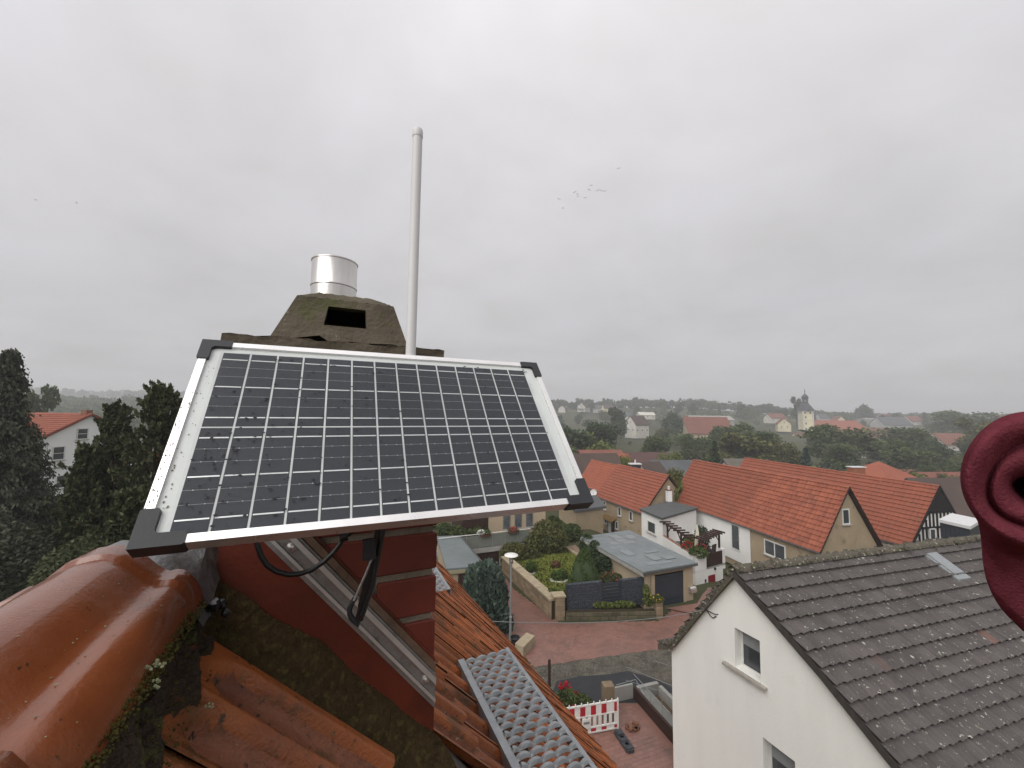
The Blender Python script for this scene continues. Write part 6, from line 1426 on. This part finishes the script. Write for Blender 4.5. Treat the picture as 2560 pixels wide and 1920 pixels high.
while k < 150:
    y = random.uniform(62, 260); px = random.uniform(1375, 2600); x = (px - 1280) / FPX * y; zb = ground_z(x, y); h = random.uniform(5, 12) * (1 if y > 90 else .62)
    top = 1030 + .012 * (px - 1280) - (zb + h) / y * FPX
    if top < lim(px): h = -((lim(px) + random.uniform(0, 14)) - 1030 - .012 * (px - 1280)) * y / FPX - zb
    if h < 2.2: continue
    o = put('broadleaf_tree', random.choice(FAR if y > 150 else [p[0] for p in PROT]), None, Vector((x, y, zb + H - .3)), h, random.random() * 6.28, random.choice(mats4), random.uniform(.9, 1.35))
    tag(o, 'one of many broadleaf trees filling the gardens between the village roofs', 'tree', 'trees among the village houses'); k += 1
for k in range(130):
    y = random.uniform(330, 590); px = random.choice((random.uniform(1380, 1950), random.uniform(1380, 2600))); x = (px - 1280) / FPX * y; zb = ground_z(x, y)
    h = random.uniform(8, 15) if px < 1980 else random.uniform(6, 12)
    me = random.choice(FAR + [SPRF]); o = put('hill_tree', me, None, Vector((x, y, zb + H - .5)), h, random.random() * 6.28, random.choice([lf_mid, lf_dark, lf_dark, lf_olive]), random.uniform(.85, 1.4) if me is not SPRF else 1)
    tag(o, 'one of the hazy trees lining the far hillside on the right', 'tree', 'trees on the far hillside')
# woods too dense to count
pts = []; g = np.random.default_rng(3)
def wood(n, x0, x1, y0, y1, h0, h1, ok=lambda x, y: True):
    out = []
    for i in range(n):
        y = g.uniform(y0, y1); x = (g.uniform(x0, x1) - 1280) / FPX * y
        if not ok(x, y): continue
        h = g.uniform(h0, h1); b = np.array([x, y, ground_z(x, y) + H]); m = 46; d = g.normal(size=(m, 3)); d /= np.linalg.norm(d, axis=1, keepdims=True); d[:, 2] = d[:, 2] * .75
        out.append(b + np.array([0, 0, h * .6]) + d * h * .45 * (.6 + .4 * g.random((m, 1))))
    return np.concatenate(out)
add_np('wood', leaves(wood(520, 1330, 2700, 430, 640, 8, 13), 2.6, 1, rng=g), lf_dark, None, kind='stuff')
add_np('wood', leaves(wood(420, -60, 760, 170, 420, 8, 12), 2.0, 1, rng=g), lf_mid, None, kind='stuff')
add_np('wood', leaves(wood(700, -200, 1300, 700, 1250, 12, 20), 5.0, 1, rng=g), lf_dark, None, kind='stuff')
add_np('hedge', leaves(wood(260, 1380, 2600, 48, 110, 1.6, 3.2, lambda x, y: not (8 < x < 36 and y < 60)), .6, 1, rng=g), lf_dark, None, kind='stuff')
def clear_of_houses(x, y):
    px = 1280 + FPX * x / y
    if 1925 < px < 2175 and y < 310: return False
    return not any(abs(px - q[0]) < 26 + FPX * 6 / q[2] and y < q[2] + 12 for q in VH if q[2] > 150)
add_np('wood', leaves(wood(620, 1370, 2640, 150, 430, 5, 9, clear_of_houses), 1.3, 1, rng=g), lf_mid, None, kind='stuff')
add_np('wood', leaves(wood(420, 480, 1385, 75, 470, 5, 10), 1.4, 1, rng=g), lf_mid, None, kind='stuff')
# the two conifers on the left
def spruce(px, top, y, label):
    p = at(px, top, y); b = gnd(p.x, p.y); h = p.z - b.z; t = thing('spruce', b, label, 'tree'); P0 = []; D0 = []
    for i in range(150):
        z = i / 150; zz = h * (.10 + .90 * z); rmax = float(np.interp(z, [0, .25, .45, .6, .72, .80, .9, 1], [3.0, 2.6, 2.1, 1.5, 1.0, .62, .52, .12]))
        for k_ in range(5):
            a = g.random() * 6.283; L = rmax * g.uniform(.6, 1.08); nseg_ = max(3, int(L / .09))
            s = np.linspace(.15, 1, nseg_); dirv = np.array([math.cos(a), math.sin(a), 0]); c = np.array([b.x, b.y, b.z + zz]) + np.outer(s * L, dirv); c[:, 2] -= .42 * L * s ** 2 - .1 * L * s
            m = 9; cc = np.repeat(c, m, 0) + g.normal(size=(nseg_ * m, 3)) * np.array([.10, .10, .05]); cc[:, 2] -= np.abs(g.normal(size=len(cc))) * .14
            P0.append(cc); D0.append(np.tile(dirv * .4 + np.array([0, 0, -.9]), (len(cc), 1)))
    p_ = np.concatenate(P0); add_np('crown', leaves(p_, .085, 1.9, np.concatenate(D0), rng=g), lf_spruce, t)
    MB().tube([b, b + Z * h * .5, b + Z * h * .98], [.22, .13, .02], 9).build('trunk', bark_m, t)
spruce(28, 872, 17, 'tall narrow dark spruce with drooping branches at the left edge')
def pine(px, top, y, rm, label, extra=0):
    p = at(px, top, y); b = gnd(p.x, p.y); h = p.z - b.z; t = thing('pine', b, label, 'tree'); P0 = []; D0 = []; T0 = []; br = MB(); br.tube([b, b + Z * h * .5, b + Z * h], [.17, .10, .015], 8); tw = []
    for i in range(110 + extra):
        z = (i + .5) / (110 + extra); zz = h * (.06 + .92 * z); rmax = rm * float(np.interp(z, [0, .3, .6, .8, .93, 1], [1.05, 1.0, .85, .55, .28, .10]))
        for k_ in range(3):
            a = g.random() * 6.283; L = rmax * g.uniform(.45, 1.1); root = np.array([b.x, b.y, b.z + zz]); dv = np.array([math.cos(a), math.sin(a), .25 + .5 * z]); end = root + dv * L
            if i % 3 == 0: br.tube([root, root + dv * L * .5 - np.array([0, 0, .04]), end], [.022, .015, .006], 4, False)
            for s in np.arange(.35, 1.01, .16):
                c0 = root + dv * L * s + g.normal(size=3) * np.array([.10, .10, .06]); up = np.array([dv[0] * .35, dv[1] * .35, .9]) + g.normal(size=3) * .2; up /= np.linalg.norm(up); ln = g.uniform(.14, .26)
                m = 24; q = g.random((m, 1)) * ln; P0.append(c0 + up * q + g.normal(size=(m, 3)) * .02); o_ = g.normal(size=(m, 3)); D0.append(up * .9 + o_ * .55); T0.append(c0 + up * (ln * g.uniform(.75, 1.1, (5, 1))) + g.normal(size=(5, 3)) * .015)
    p_ = np.concatenate(P0); dd = np.concatenate(D0); lv = leaves(p_, .066, 2.4, dd, rng=g); pick = g.random(len(lv)) < .0
    add_np('crown', lv, lf_pine, t)
    bp_ = np.array([b.x, b.y, b.z + h * .66]) + (g.random((220, 3)) - .5) * np.array([rm * 1.1, rm * 1.1, h * .30]); add_np('dead_needles', leaves(bp_, .06, 1.8, rng=g), lf_brown, t)
    tp = np.concatenate(T0); add_np('lit_tips', leaves(tp, .06, 2.4, np.tile([[0, 0, 1.]], (len(tp), 1)), rng=g), M('needle_lit_tip', (.070, .078, .034), (.045, .052, .024), 2, .8, .1, island=.3), t); br.build('trunk', bark_m, t)  # extra quads at the tuft ends, added to stand in for lit tips
pine(403, 962, 13.2, 1.35, 'tall dark pine with candle shoots just left of the solar panel')
pine(292, 1012, 13.8, 1.05, 'slightly lower dark pine leader between the white gable and the taller pine')
pine(222, 1120, 12.8, .95, 'low dark pine in front of the white gable')
pine(470, 1000, 14.6, 1.2, 'dark pine half hidden behind the solar panel edge')
pine(330, 1230, 10.5, 1.1, 'dense low pine below the tall pine above the wet ridge tile')
def thicket(px, top, y, r, label, mat=lf_pine):
    p = at(px, top, y); b = gnd(p.x, p.y); h = p.z - b.z; bl = [((g.normal() * .5 * r, g.normal() * .4 * r, h * q), r * (.75 + .3 * g.random()), (1, 1, .9)) for q in np.linspace(.12, .88, 7)]
    shrub('yew', b, bl, 30000, .06, mat, label, 'tree', 2.2)
thicket(120, 1290, 13.5, 1.6, 'dark yew mass under the spruce in the lower left', lf_spruce)
thicket(20, 1330, 12, 1.5, 'dark yew mass at the left edge below the spruce', lf_spruce)
thicket(250, 1350, 11.5, 1.3, 'dark green yew just above the wet ridge tile', lf_pine)
thicket(-80, 1200, 16, 2.0, 'dark yew cut by the left edge of the frame', lf_spruce)

# ================================================================== BIRDS
bpos = [(1360 + x * .0995, 400 + y * .0995) for x, y in ((370, 980), (475, 1210), (770, 810), (840, 860), (850, 920), (1040, 950), (1135, 750), (1185, 640), (1345, 765), (1435, 765), (1520, 785), (1875, 215))] + [(90, 500), (191, 507)]
mb = MB(); mb.lathe((0, -.16, 0), [(0, 0), (.035, .05), (.05, .14), (.035, .24), (.01, .34), (0, .38)], 8, Vector((0, 1, 0)))
for s in (-1, 1): mb.add([(0, .06, .02), (0, -.05, .02), (s * .2, -.02, .10), (s * .2, .07, .10), (s * .46, -.06, .0), (s * .44, .02, .01)], [(0, 1, 2, 3), (3, 2, 4, 5)])
bm_ = mb.mesh('bird', bird_m)
for i, (px, py) in enumerate(bpos):
    lone = i in (11, 12, 13)
    o = link('bird', bm_, None, Matrix.Translation(at(px, py, 84)) @ Matrix.Rotation(random.uniform(-.7, .7), 4, 'Z') @ Matrix.Rotation(random.uniform(-.5, .5), 4, 'Y'))
    tag(o, 'tiny dark bird flying in the loose flock in the grey sky' if not lone else ['single dark bird flying above the flock', 'tiny bird at far left of the sky, nearest the edge', 'tiny bird at the left of the sky, right of its companion'][i - 11], 'bird', 'birds in the sky' if not lone else None)

# ================================================================== HAZE
mb = MB(); mb.box(Vector((-2480, -2480, H - 16.5)), Vector((4960, 0, 0)), Vector((0, 4960, 0)), Z * 82); hz = mb.build('haze', None, None, kind='stuff')
hm = bpy.data.materials.new('haze'); hm.use_nodes = True; t = hm.node_tree; t.nodes.clear(); pv = t.nodes.new('ShaderNodeVolumePrincipled'); mo = t.nodes.new('ShaderNodeOutputMaterial')
pv.inputs['Color'].default_value = (.93, .94, .96, 1); pv.inputs['Density'].default_value = .00105; pv.inputs['Anisotropy'].default_value = .1; t.links.new(pv.outputs[0], mo.inputs['Volume'])
try: hm.volume_intersection_method = 'FAST'
except Exception: pass
hz.data.materials.append(hm)
